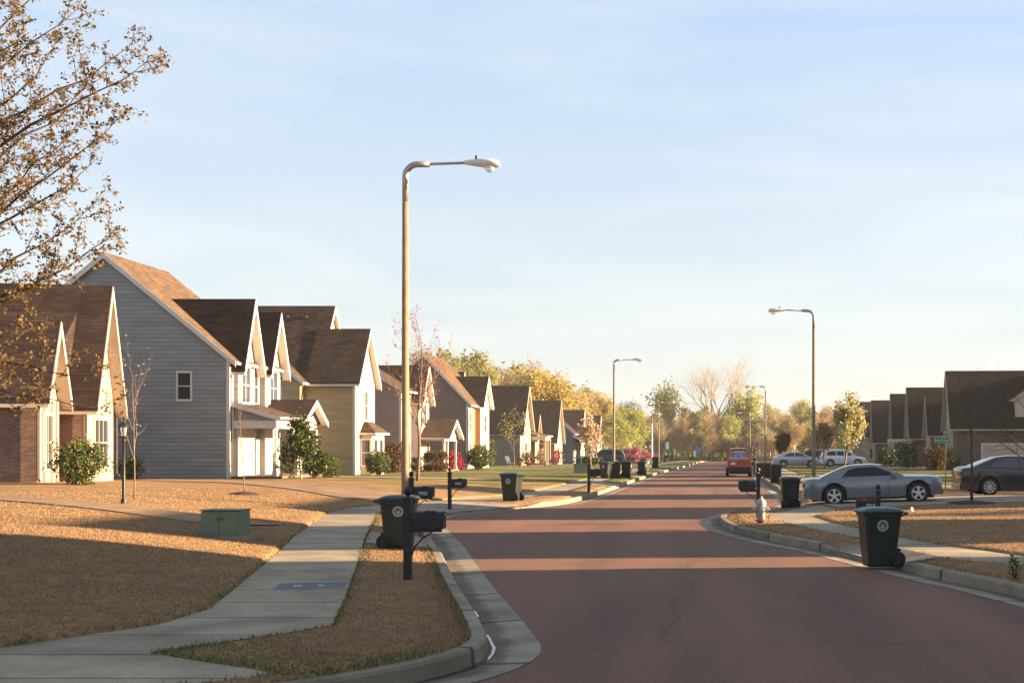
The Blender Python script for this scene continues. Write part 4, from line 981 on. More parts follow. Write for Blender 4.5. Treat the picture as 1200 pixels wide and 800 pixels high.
# litter
l_ = MB(); rr = random.Random(5); pts = [(.09*rr.uniform(.5, 1)*math.cos(a), .07*rr.uniform(.5, 1)*math.sin(a), rr.uniform(0, .02)) for a in [k*.785 for k in range(8)]]
top = [(x*.55, y*.55, .07+rr.uniform(0, .05)) for x, y, z in pts]; l_.prism(pts, top, M['paper'])
o = l_.build('paper_litter'); o.location = AT(1068, 37.5); tag(o, 'scrap of white paper lying on grass in front of the silver coupe', 'litter')

# ================================================================== vehicles
def sharpen(o, deg):
    bm = bmesh.new(); bm.from_mesh(o.data)
    for e in bm.edges: e.smooth = not (len(e.link_faces) == 2 and e.calc_face_angle(0) > R(deg))
    bm.to_mesh(o.data); bm.free()
def car(label, name, cat, paint, L, W, Hh, belt, roofp, lowp, fx, rx, wr, sill=.2, glassp=None, spokes=5, tint='carglass', group=None):
    """x runs from tail (0) to nose (L). lowp: top line of the lower body, roofp: roof line of the cabin."""
    t = empty(name, (0, 0, 0), 0, label, cat, group); P_ = M[paint]
    lx, lz = [p[0] for p in lowp], [p[1] for p in lowp]; cx, cz = [p[0] for p in roofp], [p[1] for p in roofp]
    lf = lambda x: float(np.interp(x, lx, lz)); cf = lambda x: float(np.interp(x, cx, cz)); ra = wr*1.17
    def wfac(x):
        e = min(x, L-x); return 1-.16*max(0, 1-e/.55)**2
    xs = sorted(set([round(L*k/90, 4) for k in range(91)]+[L*.004, L*.996])); rows = []
    for x in xs:
        w = W/2*wfac(x); zt = lf(x); zb = sill+.12*max(0, 1-min(x, L-x)/.5)
        for xc in (fx, rx):
            if abs(x-xc) < ra: zb = max(zb, wr+math.sqrt(ra*ra-(x-xc)**2))
        zb = min(zb, zt-.1)
        sec = [(w*.55, zb+.02), (w*.93, zb), (w*.985, max(zb+.02, zb*.6+zt*.4)), (w, max(zb+.04, zt-.28)), (w*.975, max(zb+.06, zt-.12)), (w*.9, zt-.025), (w*.6, zt+.012), (0, zt+.03)]
        rows.append([(x, -y, z) for y, z in sec]+[(x, y, z) for y, z in sec[-2::-1]])
    b = MB(); b.grid(rows, P_); b.face(rows[0], P_); b.face(rows[-1], P_); sharpen(b.build('body', t, True, merge=True), 24)
    un = MB(); un.box(L*.06, L*.94, -W*.36, W*.36, .17, belt-.18, M['trim_black']); un.build('underbody', t)
    # cabin
    ax = [p[0] for p in roofp]; x0, x1 = ax[0], ax[-1]; wb, wt = W/2*.9, W/2*.68
    n = 44; rows = []; top = max(cz)
    def sec(x, off=0):
        z = cf(x); zb = min(lf(x), z)-.02; hgt = max(0, z-belt); k = min(1, hgt/(top-belt)); ws = wb+(wt-wb)*k
        return [(wb+off, zb), (wb+off, min(belt, z)), (ws+off, max(z-.07*k, min(belt, z))), (ws*.9, z+off), (ws*.5, z+.02*k+off), (0, z+.028*k+off)]
    for q in range(n+1):
        x = x0+(x1-x0)*q/n; s_ = sec(x); rows.append([(x, -y, z) for y, z in s_]+[(x, y, z) for y, z in s_[-2::-1]])
    b = MB(); b.grid(rows, P_); b.face(rows[0], P_); b.face(rows[-1], P_); sharpen(b.build('cabin', t, True, merge=True), 28)
    # side windows
    for poly in (glassp or []):
        for sd in (-1, 1):
            g_ = MB(); o_, i_ = [], []
            cen = (sum(p[0] for p in poly)/len(poly), sum(p[1] for p in poly)/len(poly))
            pts = []
            for k in range(len(poly)):
                a, c = poly[k], poly[(k+1) % len(poly)]
                for u in range(5): pts.append((a[0]+(c[0]-a[0])*u/5, a[1]+(c[1]-a[1])*u/5))
            def yy(x, z):
                k = min(1, max(0, (z-belt)/(top-.07-belt))); return wb+(wt-wb)*k
            for x, z in pts: o_.append((x, sd*(yy(x, z)+.012), z)); i_.append((x, sd*(yy(x, z)-.01), z))
            g_.prism(o_, i_, M[tint]); g_.build('side_window', t, False)
    # windscreen and rear screen follow the cabin's sloping ends
    kf = next(i for i in range(len(roofp)) if roofp[i][1] > top-.06); kb = next(i for i in range(len(roofp)-1, -1, -1) if roofp[i][1] > top-.06)
    for a, c, nm in ((x0+.04, roofp[kf][0]-.05, 'rear_screen'), (roofp[kb][0]+.05, x1-.05, 'windscreen')):
        if c-a < .08: continue
        rows = []
        for q in range(9):
            x = a+(c-a)*q/8; z = cf(x); k = min(1, max(0, (z-belt)/(top-belt))); ws = (wb+(wt-wb)*k)*.9
            rows.append([(x, ws*u, z+.014+(.02*k*(1-abs(u)**2))) for u in (-1, -.6, -.2, .2, .6, 1)])
        g_ = MB(); g_.grid(rows, M['carglass']); g_.build(nm, t, True)
    # wheels
    for xc in (fx, rx):
        for sd in (-1, 1):
            y = sd*(W/2-.115); w = MB(); w.lathe([(wr*.66, -.11), (wr*.94, -.11), (wr, -.075), (wr, .075), (wr*.94, .11), (wr*.66, .11)], M['rubber'], 28, (xc, y, wr), 'y', False); wo = w.build('wheel', t, False)
            r_ = MB(); yo = y+sd*.095; r_.lathe([(wr*.6, -.012), (wr*.655, -.012), (wr*.68, .016), (wr*.62, .016), (wr*.6, 0)], M['rim'], 28, (xc, yo, wr), 'y', False)
            r_.lathe([(wr*.66, 0), (.02, .002)], M['trim_black'], 20, (xc, yo-sd*.05, wr), 'y'); r_.lathe([(.055, -.02), (.05, .02)], M['rim'], 12, (xc, yo, wr), 'y')
            for k in range(spokes):
                a = 2*math.pi*k/spokes+.3; c_, s_ = math.cos(a), math.sin(a); wd = .06 if spokes < 8 else .03; p0 = (xc+.03*c_, wr+.03*s_); p1 = (xc+wr*.62*c_, wr+wr*.62*s_); nx, nz = -s_, c_
                A = [(p0[0]+nx*wd*.45, yo+d_, p0[1]+nz*wd*.45) for d_ in (-.012, .012)]+[(p0[0]-nx*wd*.45, yo+d_, p0[1]-nz*wd*.45) for d_ in (.012, -.012)]
                B_ = [(p1[0]+nx*wd*.8, yo+d_, p1[1]+nz*wd*.8) for d_ in (-.012, .012)]+[(p1[0]-nx*wd*.8, yo+d_, p1[1]-nz*wd*.8) for d_ in (.012, -.012)]
                r_.prism(A, B_, M['rim'])
            r_.build('rim', wo)
    for sd in (-1, 1):
        m_ = MB(); xm = x1-(x1-roofp[kb][0])*.55; y = sd*(W/2*.93); m_.prism([(xm, y, belt+.04), (xm+.16, y, belt+.05), (xm+.14, y, belt+.17), (xm, y, belt+.16)], [(xm+.01, y+sd*.19, belt+.05), (xm+.12, y+sd*.19, belt+.06), (xm+.1, y+sd*.19, belt+.16), (xm+.01, y+sd*.19, belt+.15)], P_); m_.build('mirror', t)
        tl = MB(); w = W/2*wfac(.03); zt = lf(.05); a, c = sorted((sd*w*.55, sd*(w*.99))); tl.box(-.012, .14, a, c+(.012 if sd > 0 else 0), zt-.26, zt-.1, M['tail']); tl.build('tail_light', t)
        hl = MB(); zt = lf(L-.12); w = W/2*wfac(L-.1); a, c = sorted((sd*w*.55, sd*(w*.985))); hl.box(L-.2, L+.008, a, c, zt-.2, zt-.08, M['headl']); hl.build('headlight', t)
        dh = MB(); xh = x0+(x1-x0)*.34; y = sd*(W/2*.993); a, c = sorted((y, y+sd*.025)); dh.box(xh, xh+.2, a, c, belt-.17, belt-.135, P_); dh.build('door_handle', t)
    for xa, xb, nm in ((-.03, .1, 'rear_bumper'), (L-.12, L+.03, 'front_bumper')):
        bp_ = MB(); bp_.box(xa, xb, -W*.4, W*.4, sill+.08, sill+.26, M['trim_black'] if nm == 'front_bumper' else P_); bp_.build(nm, t)
    for sd in (-1, 1):
        sk = MB(); a, c = sorted((sd*W/2*.95, sd*(W/2*.99))); sk.box(rx+ra+.02, fx-ra-.02, a, c, sill-.02, sill+.07, M['trim_black']); sk.build('side_skirt', t)
    pn = MB()                                              # door shut lines
    for xd in [x0+(x1-x0)*f for f in (.27, .8)]:
        for sd in (-1, 1):
            a, c = sorted((sd*W/2*.96, sd*W/2*1.003)); pn.box(xd-.006, xd+.006, a, c, sill+.1, belt-.06, M['trim_black'])
    pn.build('shut_line', t)
    return t
def set_car(t, px_c, Y, L, rz=0, tilt=0, z=None):
    c = AT(px_c, Y); rot = Matrix.Rotation(rz, 4, 'Z') @ Matrix.Rotation(-tilt, 4, 'Y')
    off = rot @ Vector((L/2, 0, 0)); t.location = (c.x-off.x, c.y-off.y, (z if z is not None else c.z+.03)-off.z); t.rotation_euler = rot.to_euler()
coupe = car('low silver two-door muscle coupe parked across the right-hand driveway', 'parked_car', 'car', 'car_silver', 4.68, 1.86, 1.37, .93,
            [(.55, .95), (.95, 1.13), (1.4, 1.3), (1.75, 1.36), (2.3, 1.37), (2.62, 1.33), (3.0, 1.15), (3.42, .95)], [(0, .8), (.06, .93), (.3, .97), (1.0, .94), (2.2, .93), (3.3, .94), (3.5, .95), (4.2, .93), (4.5, .9), (4.62, .85), (4.66, .76), (4.68, .68)],
            3.86, 1.02, .355, .2, [[(1.3, .98), (1.52, 1.2), (1.85, 1.285), (2.45, 1.285), (2.9, 1.1), (3.05, .98)]], 5)
set_car(coupe, 1021.5, 44.2, 4.68, R(-2), R(2.2), .165)
sedan = car('charcoal four-door sedan seen from the side, cut off by the right edge', 'parked_car', 'car', 'car_dark', 4.8, 1.83, 1.47, .98,
            [(.45, 1.06), (.85, 1.22), (1.35, 1.41), (1.9, 1.47), (2.5, 1.46), (2.95, 1.38), (3.35, 1.2), (3.85, .99)], [(0, .88), (.06, 1.04), (.3, 1.08), (.8, 1.06), (2, .99), (3.6, .98), (4.0, .95), (4.6, .82), (4.8, .66)],
            3.83, 1.05, .335, .2, [[(1.0, 1.06), (1.35, 1.25), (1.65, 1.37), (2.1, 1.39), (2.15, 1.03)], [(2.23, 1.03), (2.2, 1.39), (2.6, 1.385), (2.95, 1.28), (3.3, 1.06), (3.3, 1.03)]], 10, 'glass')
set_car(sedan, 1195, 48.2, 4.8, R(2), R(.5))
def far_sedan(label, paint): return car(label, 'parked_car', 'car', paint, 4.5, 1.78, 1.46, .97, [(.4, 1.05), (.85, 1.25), (1.3, 1.41), (1.8, 1.46), (2.3, 1.45), (2.8, 1.34), (3.5, .98)], [(0, .85), (.06, 1.02), (.5, 1.05), (1.2, 1.0), (3.4, .97), (4.2, .84), (4.5, .62)],
            3.6, .95, .32, .2, [[(.95, 1.04), (1.3, 1.28), (1.6, 1.37), (1.95, 1.38), (2, 1.02)], [(2.08, 1.02), (2.05, 1.38), (2.4, 1.37), (2.8, 1.24), (3.1, 1.02)]], 5, 'glass')
s2 = far_sedan('pale silver-blue sedan in a far right driveway, next to the row of bins', 'car_lblue'); set_car(s2, 933, 123, 4.5, R(3))
def suv(label, paint, L=4.7, Hh=1.75): return car(label, 'parked_car', 'suv', paint, L, 1.88, Hh, 1.08, [(.08, 1.1), (.3, 1.5), (.55, Hh-.06), (1.3, Hh), (2.6, Hh-.02), (2.95, Hh-.12), (3.6, 1.1)], [(0, .75), (.03, 1.05), (.2, 1.08), (3.4, 1.08), (4.1, 1.0), (L-.15, .9), (L, .62)],
            3.75, .95, .37, .25, [[(.55, 1.16), (.7, 1.5), (1.2, 1.6), (1.5, 1.6), (1.55, 1.15)], [(1.63, 1.15), (1.6, 1.6), (2.3, 1.6), (2.35, 1.14)], [(2.43, 1.14), (2.4, 1.6), (2.75, 1.58), (3.3, 1.14)]], 6, 'carglass')
s3 = suv('white sport utility car behind the flowering tree, right driveway', 'car_white'); set_car(s3, 988, 130, 4.7, R(2))
s4 = suv('dark red utility vehicle mostly hidden behind the tall right lamp', 'car_red'); set_car(s4, 962, 152, 4.7, R(2))
s5 = suv('black vehicle parked beyond the left verge behind the second left lamp', 'car_navy', 5.0, 1.8); set_car(s5, 708, 150, 5.0, R(180))
# orange van seen from behind
van = car('orange delivery van with blue badge on its rear doors, standing on the road', 'delivery_van', 'van', 'van_orange', 4.6, 1.84, 1.98, 1.15, [(.0, 1.16), (.06, 1.86), (.2, 1.95), (1.2, 1.98), (3.0, 1.96), (3.3, 1.85), (4.0, 1.16)], [(0, 1.1), (.05, 1.15), (3.9, 1.15), (4.4, 1.0), (4.6, .7)],
          3.7, .8, .34, .28, [[(2.3, 1.2), (2.3, 1.75), (2.95, 1.75), (3.5, 1.2)]], 6)
b = MB(); b.box(-.035, -.005, -.8, .8, .68, 1.16, M['van_orange']); b.prism([(-.035, -.78, 1.161), (-.035, .78, 1.161), (-.005, .78, 1.161), (-.005, -.78, 1.161)], [(.055, -.66, 1.84), (.055, .66, 1.84), (.09, .66, 1.84), (.09, -.66, 1.84)], M['van_orange']); rd = b.build('rear_doors', van)
def on_door(y, z): return (-.035+(z-1.161)*.1325-.008 if z > 1.161 else -.043, y, z)
def decal(poly, mt, name, dx=0):
    d = MB(); A = [on_door(y, z) for y, z in poly]; d.prism([(x-.003-dx, y, z) for x, y, z in A], [(x+.002-dx, y, z) for x, y, z in A], M[mt]); d.build(name, rd)
decal([(-.62, 1.42), (-.3, 1.36), (.3, 1.36), (.62, 1.42), (.62, 1.5), (.3, 1.52), (.26, 1.6), (-.26, 1.6), (-.3, 1.54), (-.62, 1.5)], 'van_blue', 'badge')
decal([(-.22, 1.3), (0, 1.24), (.22, 1.3), (.24, 1.58), (-.24, 1.58)], 'van_pale', 'badge_outline', .003); decal([(-.18, 1.32), (0, 1.27), (.18, 1.32), (.2, 1.55), (-.2, 1.55)], 'van_blue', 'badge_centre', .007)
decal([(-.66, 1.28), (.66, 1.28), (.66, 1.33), (-.66, 1.33)], 'van_pale', 'stripe', .001); decal([(-.42, 1.72), (.42, 1.72), (.42, 1.77), (-.42, 1.77)], 'van_pale', 'stripe', .001)
b = MB(); b.box(-.05, -.036, -.05, .05, .9, 1.05, M['trim_black']); b.build('rear_handle', rd)
b = MB(); b.box(-.05, -.036, .25, .55, .84, .98, M['sign_white']); b.build('number_plate', rd)
b = MB(); b.box(-.09, .06, -.86, .86, .36, .67, M['trim_black']); b.build('bumper_guard', van)
cy = 93; van.rotation_euler = (0, 0, R(90)); van.location = (.95, cy-2.3, zr(cy)+.01)

# ================================================================== trees and shrubs
def rot_about(d, ang, rng):
    a = Vector(rng.normal(size=3)); a = (a-d*a.dot(d)); a = a.normalized() if a.length > 1e-6 else Vector((1, 0, 0))
    return (d*math.cos(ang)+a*math.sin(ang)).normalized()
class Tree:
    def __init__(s, seed, bark): s.rng = np.random.default_rng(seed); s.mb = MB(); s.tips = []; s.bark = bark
    def grow(s, p, d, L, r, lev, maxlev, nch, spread, trop=.12, wob=.12, shrink=.62, first=.3, tipr=.35, sides=(8, 5, 4, 3, 3)):
        rng = s.rng; n = max(3, int(6-lev)); path = [Vector(p)]; dd = Vector(d)
        for k in range(n):
            dd = (dd+Vector(rng.normal(size=3))*wob+Vector((0, 0, trop))).normalized(); path.append(path[-1]+dd*L/n)
        rad = [r*(1-(1-tipr)*k/n) for k in range(n+1)]
        s.mb.tube(path, rad, s.bark, sides[min(lev, 4)], cap=lev == 0)
        if lev >= maxlev-1:
            for k in range(1, n+1): s.tips.append((path[k], dd.copy(), lev))
        if lev == maxlev: return
        c = nch[min(lev, len(nch)-1)]
        for k in range(c):
            f = first+(1-first)*(k+rng.random()*.7)/c if k < c-1 else 1.
            q = f*n; i = min(int(q), n-1); pos = path[i].lerp(path[i+1], q-i); bd = (path[i+1]-path[i]).normalized()
            ang = R(spread[min(lev, len(spread)-1)])*(.7+.6*rng.random())*(1 if k < c-1 else .35)
            s.grow(pos, rot_about(bd, ang, rng), L*shrink*(1.15-.55*f+.25*rng.random()), max(.004, rad[i]*.62), lev+1, maxlev, nch, spread, trop, wob, shrink, .25, tipr, sides)
    def leaf_pts(s, n, spread):
        rng = s.rng; P = np.array([tuple(t[0]) for t in s.tips]); i = rng.integers(0, len(P), n)
        return P[i]+rng.normal(size=(n, 3))*spread
def finish_tree(T, name, leafmat, nleaf, lspread, size, asp, label, cat, group, loc=(0, 0, 0), crown_name='crown', hang=None):
    t = empty(name, loc, 0, label, cat, group)
    T.mb.build('trunk', t, True, uv=False, recalc=False)
    if nleaf:
        C = T.leaf_pts(nleaf, lspread); U, W = rand_axes(T.rng, nleaf, size, asp); quads_obj(crown_name, C, U, W, [leafmat], t)
    return t
# --- near maple at the left edge: limbs swept up to the right, leaf tufts along the twigs
def near_maple():
    T = Tree(11, M['bark_dark']); rng = T.rng; mb = T.mb; Y0 = 18.2
    base = Vector((-13.6, Y0, gz(-13.6, Y0)-.2)); top = Vector((-13.2, Y0, 4.0))
    mb.tube([base, base.lerp(top, .4)+Vector((.06, 0, 0)), top, Vector((-13.1, Y0, 6.5)), Vector((-12.9, Y0+.2, 9.2))], [.19, .15, .12, .08, .02], T.bark, 8)
    leaves = []
    def limb(p0, p1, r, sag=.5, nt=16):
        p0, p1 = Vector(p0), Vector(p1); mid = p0.lerp(p1, .5)+Vector((0, rng.normal()*.3, -sag)); path = []
        for k in range(13):
            t = k/12; path.append(p0*(1-t)**2+mid*2*t*(1-t)+p1*t*t+Vector(rng.normal(size=3))*.035)
        mb.tube(path, [r*(1-.92*k/12) for k in range(13)], T.bark, 5)
        for k in range(nt):
            f = .22+.78*(k+rng.random())/nt; i = min(int(f*12), 11); pos = path[i].lerp(path[i+1], f*12-i); bd = (path[i+1]-path[i]).normalized()
            L = (.95-.55*f)*(.55+.7*rng.random()); d = rot_about(bd, R(38+25*rng.random()), rng); d = (d+Vector((0, 0, .3))).normalized()
            tw = [pos]
            for q in range(5): d = (d+Vector(rng.normal(size=3))*.14+Vector((0, 0, .08))).normalized(); tw.append(tw[-1]+d*L/5)
            mb.tube(tw, [.009, .008, .006, .005, .004, .003], T.bark, 3, False)
            for q in range(1, 6):
                for _ in range(2 if q < 5 else 4): leaves.append((tw[q], d))
                if rng.random() < .5:
                    e = rot_about(d, R(55), rng); e2 = tw[q]+e*.18; mb.tube([tw[q], e2], [.004, .0025], T.bark, 3, False)
                    for _ in range(3): leaves.append((e2, e))
        for q in range(4, 13):
            leaves.append((path[q], bd))
            if q > 9: leaves.append((path[q], bd)); leaves.append((path[q], bd))
    def A(px, py, Y): return PZ(px, py, Y)
    ends = [(180, 68, 18.2), (165, 48, 18.8), (150, 128, 17.4), (98, 2, 18.0), (60, -30, 18.6), (128, 92, 19.2), (112, 190, 17.2), (142, 268, 18.0), (104, 246, 18.6), (20, -60, 17.6), (70, 60, 17.0), (40, 120, 19.4), (86, 150, 18.2), (92, 300, 17.6),
            (52, 200, 19.2), (10, 60, 18.9), (-20, -40, 18), (40, 20, 17.3), (4, 180, 17.0)]
    for i, (x, y, Y) in enumerate(ends):
        zz = max(3.2, min(7.5, PZ(x, y, Y).z-2.2-rng.random())); limb((-13.2+.06*rng.normal(), Y0, zz), A(x, y, Y), .04+.018*rng.random(), .5, 19)
    for x, y, Y in ((138, 440, 17.8), (122, 480, 17.6), (56, 372, 18.4), (24, 420, 17.8), (40, 480, 18.2), (8, 395, 17.2), (2, 450, 18.6)):
        limb((-13.3, Y0, 3.0+.8*rng.random()), A(x, y, Y), .035, -.15 if y > 430 else .2, 8)
    P = np.array([tuple(p) for p, d in leaves]); k = 4
    P = np.repeat(P, k, 0); n = len(P); P = P+rng.normal(size=(n, 3))*.035+np.array([0, 0, -.02])
    U, W = rand_axes(rng, n, .035, .62, .6)
    t = empty('maple_tree', (0, 0, 0), 0, 'russet young-leaved maple whose boughs fill the upper left corner', 'tree')
    mb.build('branches', t, True, uv=False, recalc=False); quads_obj('leaves', P, U, W, [LM['maple']], t)
    loc = base.copy(); t.location = loc
    for c in kids(t): c.location = -loc
near_maple()
# --- small street trees
def sapling(seed, loc, H, label, bark='bark', leafm=None, nl=0, levels=2, nch=(9, 4), spread=(42, 38), r=.03, size=.05, first=.35, trop=.2, name='sapling', ls=.05, shrink=.42):
    T = Tree(seed, M[bark]); T.grow((0, 0, -.1), (0, 0, 1), H, r, 0, levels, nch, spread, trop, .06, shrink, first, .25)
    t = finish_tree(T, name, LM.get(leafm), nl, ls, size, .6, label, 'tree', None, loc)
    return t
def mulch(loc, r):
    mb = MB(); rows = []
    for q in range(5): rows.append([(r*(1-q/4)*math.cos(2*math.pi*k/20)*(1+.1*math.sin(k*3)), r*(1-q/4)*math.sin(2*math.pi*k/20)*(1+.1*math.cos(k*2)), .02+.09*(q/4)-(.12 if q == 0 else 0)) for k in range(20)])
    mb.grid(rows, M['mulch'], True); o = mb.build('mulch_ring', uv=False, smooth=True); o.location = loc; return o
c = PG(157, 586); sapling(1, c, 3.4, 'thin bare sapling with fine twigs beside the yard lantern', 'bark', 'tanwood', 60, r=.024)
c = PG(286, 579); sapling(2, c, 3.3, 'thin sapling in a dark mulch ring before the blue house porch', 'bark', 'maple', 40, r=.02, nch=(8, 2), spread=(24, 30), shrink=.28)
tag(mulch(c, .6), 'round dark mulch bed at foot of the porch sapling', 'mulch bed')
c = AT(489, 62); sapling(3, c, 6.3, 'tall slim tree with red buds standing right behind the tan lamp pole', 'bark', 'red_bud', 700, 3, (11, 5, 4), (34, 36, 34), .085, .07, .3, .16, 'budding_tree', .06, .42)
c = AT(1139, 41.5); sapling(4, c, 3.6, 'bare forked young tree in mulch in front of the charcoal sedan', 'bark_dark', None, 0, 3, (6, 4, 3), (34, 36, 34), .055, .05, .62, .15, 'bare_tree', .05, .34)
tag(mulch(c, .95), 'dark mulch bed around the bare tree by the charcoal sedan', 'mulch bed')
c = AT(1215, 40); sapling(14, c, 3.2, 'bare spreading shrub-tree at the right edge in front of the sedan windows', 'bark_dark', None, 0, 3, (8, 5, 3), (70, 45, 40), .05, .05, .3, .03, 'bare_tree', .05, .5)
c = AT(603, 120); sapling(5, c, 4.0, 'small olive-leaved tree in front of the grey big-roofed house', 'bark', 'olive', 300, 3, (7, 4, 3), (40, 40, 38), .05, .14, .35, .12, 'small_tree', .12, .5)
c = AT(740, 150)
def blossom(seed, loc, H, w, label, leafm, nl, size, base=.3):
    T = Tree(seed, M['bark']); T.grow((0, 0, -.1), (0, 0, 1), H*.62, .09*H/6, 0, 3, (9, 5, 4), (38*w, 36, 34), .18, .08, .55, base, .3)
    return finish_tree(T, 'flowering_tree', LM[leafm], nl, H*.035, size, .7, label, 'tree', None, loc)
blossom(21, AT(990, 106), 6.2, 1.0, 'cream and yellow-green flowering tree in front of the right-hand houses', 'pear', 3600, .17)
blossom(22, AT(694, 92), 4.2, .8, 'fading pink-white blossoming tree beside the far mailbox on the left', 'pinkcream', 1500, .13)
blossom(23, AT(966, 118), 4.8, .9, 'russet-leaved small tree left of the cream flowering tree', 'rustwood', 1300, .18)
blossom(24, AT(919, 175), 4.5, 1.2, 'small dark purple-brown round tree behind the pale sedan', 'brownbush', 1500, .26)
# --- shrubs
def shrub(seed, loc, rx, ry, h, leafm, n, size, label, name='shrub', boxy=0., rough=.12, asp=.6, stems=True):
    rng = np.random.default_rng(seed); t = empty(name, loc, 0, label, 'shrub')
    v = rng.normal(size=(n, 3)); v /= np.linalg.norm(v, axis=1)[:, None]
    if boxy: v = np.sign(v)*np.abs(v)**(1-.6*boxy); v /= (np.abs(v)**4).sum(1)[:, None]**.25*boxy+np.linalg.norm(v, axis=1)[:, None]*(1-boxy)
    k = 3.1; lump = 1+rough*(np.sin(v[:, 0]*k*2+seed)+np.sin(v[:, 1]*k*2.3+seed*2)+np.sin(v[:, 2]*k*2.7+seed*3))*.6
    rad = (rng.random(n)**.22)*lump*(1+rough*.5*rng.normal(size=n)*.5)
    C = v*rad[:, None]*np.array([rx, ry, h/2])+np.array([0, 0, h*.52]); C[:, 2] = np.maximum(C[:, 2], .03)
    U, W = rand_axes(rng, n, size, asp); quads_obj('foliage', C, U, W, [LM[leafm]], t)
    if stems:
        mb = MB()
        for q in range(6):
            a = rng.random()*6.28; mb.tube([(.1*rx*math.cos(a), .1*ry*math.sin(a), -.1), (.35*rx*math.cos(a), .35*ry*math.sin(a), h*.35), (.6*rx*math.cos(a), .6*ry*math.sin(a), h*.7)], [.03*h, .02*h, .008*h], M['bark_dark'], 4, False)
        mb.build('stems', t, uv=False, recalc=False)
    return t
shrub(1, AT(94, 45.6), .85, .7, 1.6, 'bush', 3600, .075, 'feathery green bush against the front of the brown brick cottage', rough=.3)
shrub(41, AT(152, 62), .6, .5, 1.2, 'bush', 1200, .08, 'low green bush between the brick cottage and the blue house wall', rough=.25)
T = Tree(31, M['bark_pale']); T.grow((0, 0, -.1), (0, 0, 1), 2.3, .06, 0, 2, (11, 5), (42, 40), .14, .1, .42, .16, .3)
finish_tree(T, 'magnolia', LM['evergreen'], 2600, .2, .15, .5, 'dark glossy evergreen small tree at the end of the blue house porch', 'tree', None, AT(353, 62.5))
shrub(2, AT(369, 64), .6, .6, 1.6, 'evergreen', 2400, .1, 'dark glossy bush right beside the porch evergreen', rough=.22)
shrub(3, AT(387, 66), .5, .6, 1.15, 'bush', 1600, .07, 'small upright clipped bush near the tan house wall', boxy=.6)
shrub(4, AT(443, 84), .85, .85, 1.55, 'bush', 3600, .085, 'clipped round dark green bush under the cream bay window')
shrub(5, AT(463, 94), .95, .9, 2.3, 'brownbush', 2400, .11, 'bronze-green shrub half behind the tan lamp pole', rough=.2)
shrub(51, AT(495, 99), .9, .6, 1.2, 'evergreen', 1500, .1, 'low dark hedge at the mauve house porch', boxy=.6)
shrub(6, AT(511, 98), .95, .7, 1.6, 'brownbush', 3600, .085, 'boxy bronze-brown clipped hedge before the brown house', boxy=.9, rough=.04)
shrub(7, AT(530, 108), .85, .7, 1.65, 'redbush', 2400, .11, 'crimson azalea bush beside the bronze hedge', rough=.15)
shrub(8, AT(562, 117), 1.3, 1.1, 2.15, 'bush', 4200, .11, 'broad round clipped green bush by the sunlit brown house front')
shrub(9, AT(571, 132), .8, .8, 2.9, 'bush', 1600, .14, 'taller green shrub rising behind the broad round bush', rough=.2)
shrub(10, AT(541, 114), .3, .3, .7, 'redbush', 300, .09, 'little reddish plant between azalea and round bush')
shrub(11, AT(742, 168), 1.35, 1.2, 2.0, 'pink', 2600, .18, 'pink flowering redbud bush left of the short white lamp', rough=.3)
shrub(12, AT(756, 200), 1.6, 1.2, 1.6, 'redbush', 900, .2, 'rose-coloured low bush right of the pink redbud', rough=.3)
shrub(13, AT(619, 148), .9, .6, 1.5, 'brownbush', 900, .13, 'russet bush in front of the white side porch', rough=.3)
shrub(14, AT(652, 180), .9, .8, 2.2, 'redbush', 700, .16, 'thin reddish shrub at corner of the red brick house', rough=.35)
shrub(15, AT(636, 176), 1.0, .8, 2.0, 'tanwood', 900, .16, 'dry tan bush against the red brick wall', rough=.3)
shrub(16, AT(1040, 138), 1.1, 1.0, 2.1, 'evergreen', 1200, .16, 'dark clipped bush against the second tall right-hand house', rough=.15)
shrub(17, AT(1063, 128), 1.2, .9, 2.4, 'evergreen', 1400, .16, 'dark loose shrub by the narrow right-hand house', rough=.25)
shrub(18, AT(1096, 112), 1.2, .9, 2.2, 'brownbush', 1400, .15, 'brown-green shrub behind the street-name post', rough=.3)
shrub(19, AT(1112, 113), 1.1, .8, 1.7, 'evergreen', 1200, .15, 'dark low shrub at the left corner of the garage house', rough=.25)
shrub(20, AT(690, 140), 1.4, .8, 1.2, 'evergreen', 900, .16, 'dark low hedge beyond the far green utility cabinet', rough=.2)
wd = shrub(61, AT(1189, 19.4), .1, .1, .34, 'greengrass', 60, .05, 'small green weed sticking up from the right kerb grass', 'weed', stems=True)
wd['category'] = 'weed'
# garden chairs and pot by the big-roofed house
def chair():
    t = empty('garden_chair', (0, 0, 0)); b = MB(); C_ = M['chair']
    for k in range(5): b.bar((-.24+.12*k, .05, .3), (-.28+.14*k, .42, 1.12), .1, .02, C_)
    b.build('backrest', t)
    s_ = MB()
    for k in range(5): s_.bar((-.27, -.4+.1*k, .4-.02*k), (.27, -.4+.1*k, .4-.02*k), .09, .02, C_)
    s_.build('seat', t)
    for sd in (-1, 1):
        a = MB(); a.bar((sd*.34, -.42, .58), (sd*.34, .2, .58), .12, .025, C_); a.build('armrest', t)
        for y in (-.36, .16):
            l2 = MB(); l2.bar((sd*.31, y, 0), (sd*.31, y, .57), .05, .05, C_); l2.build('leg', t)
    return t
ch = chair(); place(ch, AT(597, 134), 'dark slatted garden chair left of the small olive tree', 'garden chair', 'garden chairs on the far left lawn', R(60))
dup(ch, AT(643, 134), R(-70), 'dark slatted garden chair leaning back in front of the red brick house', 'garden chairs on the far left lawn')
t = empty('plant_pot', AT(610, 136), 0, 'terracotta pot with plant between the two garden chairs', 'plant pot'); b = MB(); b.lathe([(.16, 0), (.24, .4), (.27, .4), (.27, .48), (.2, .48)], M['pot'], 14); b.build('pot', t)
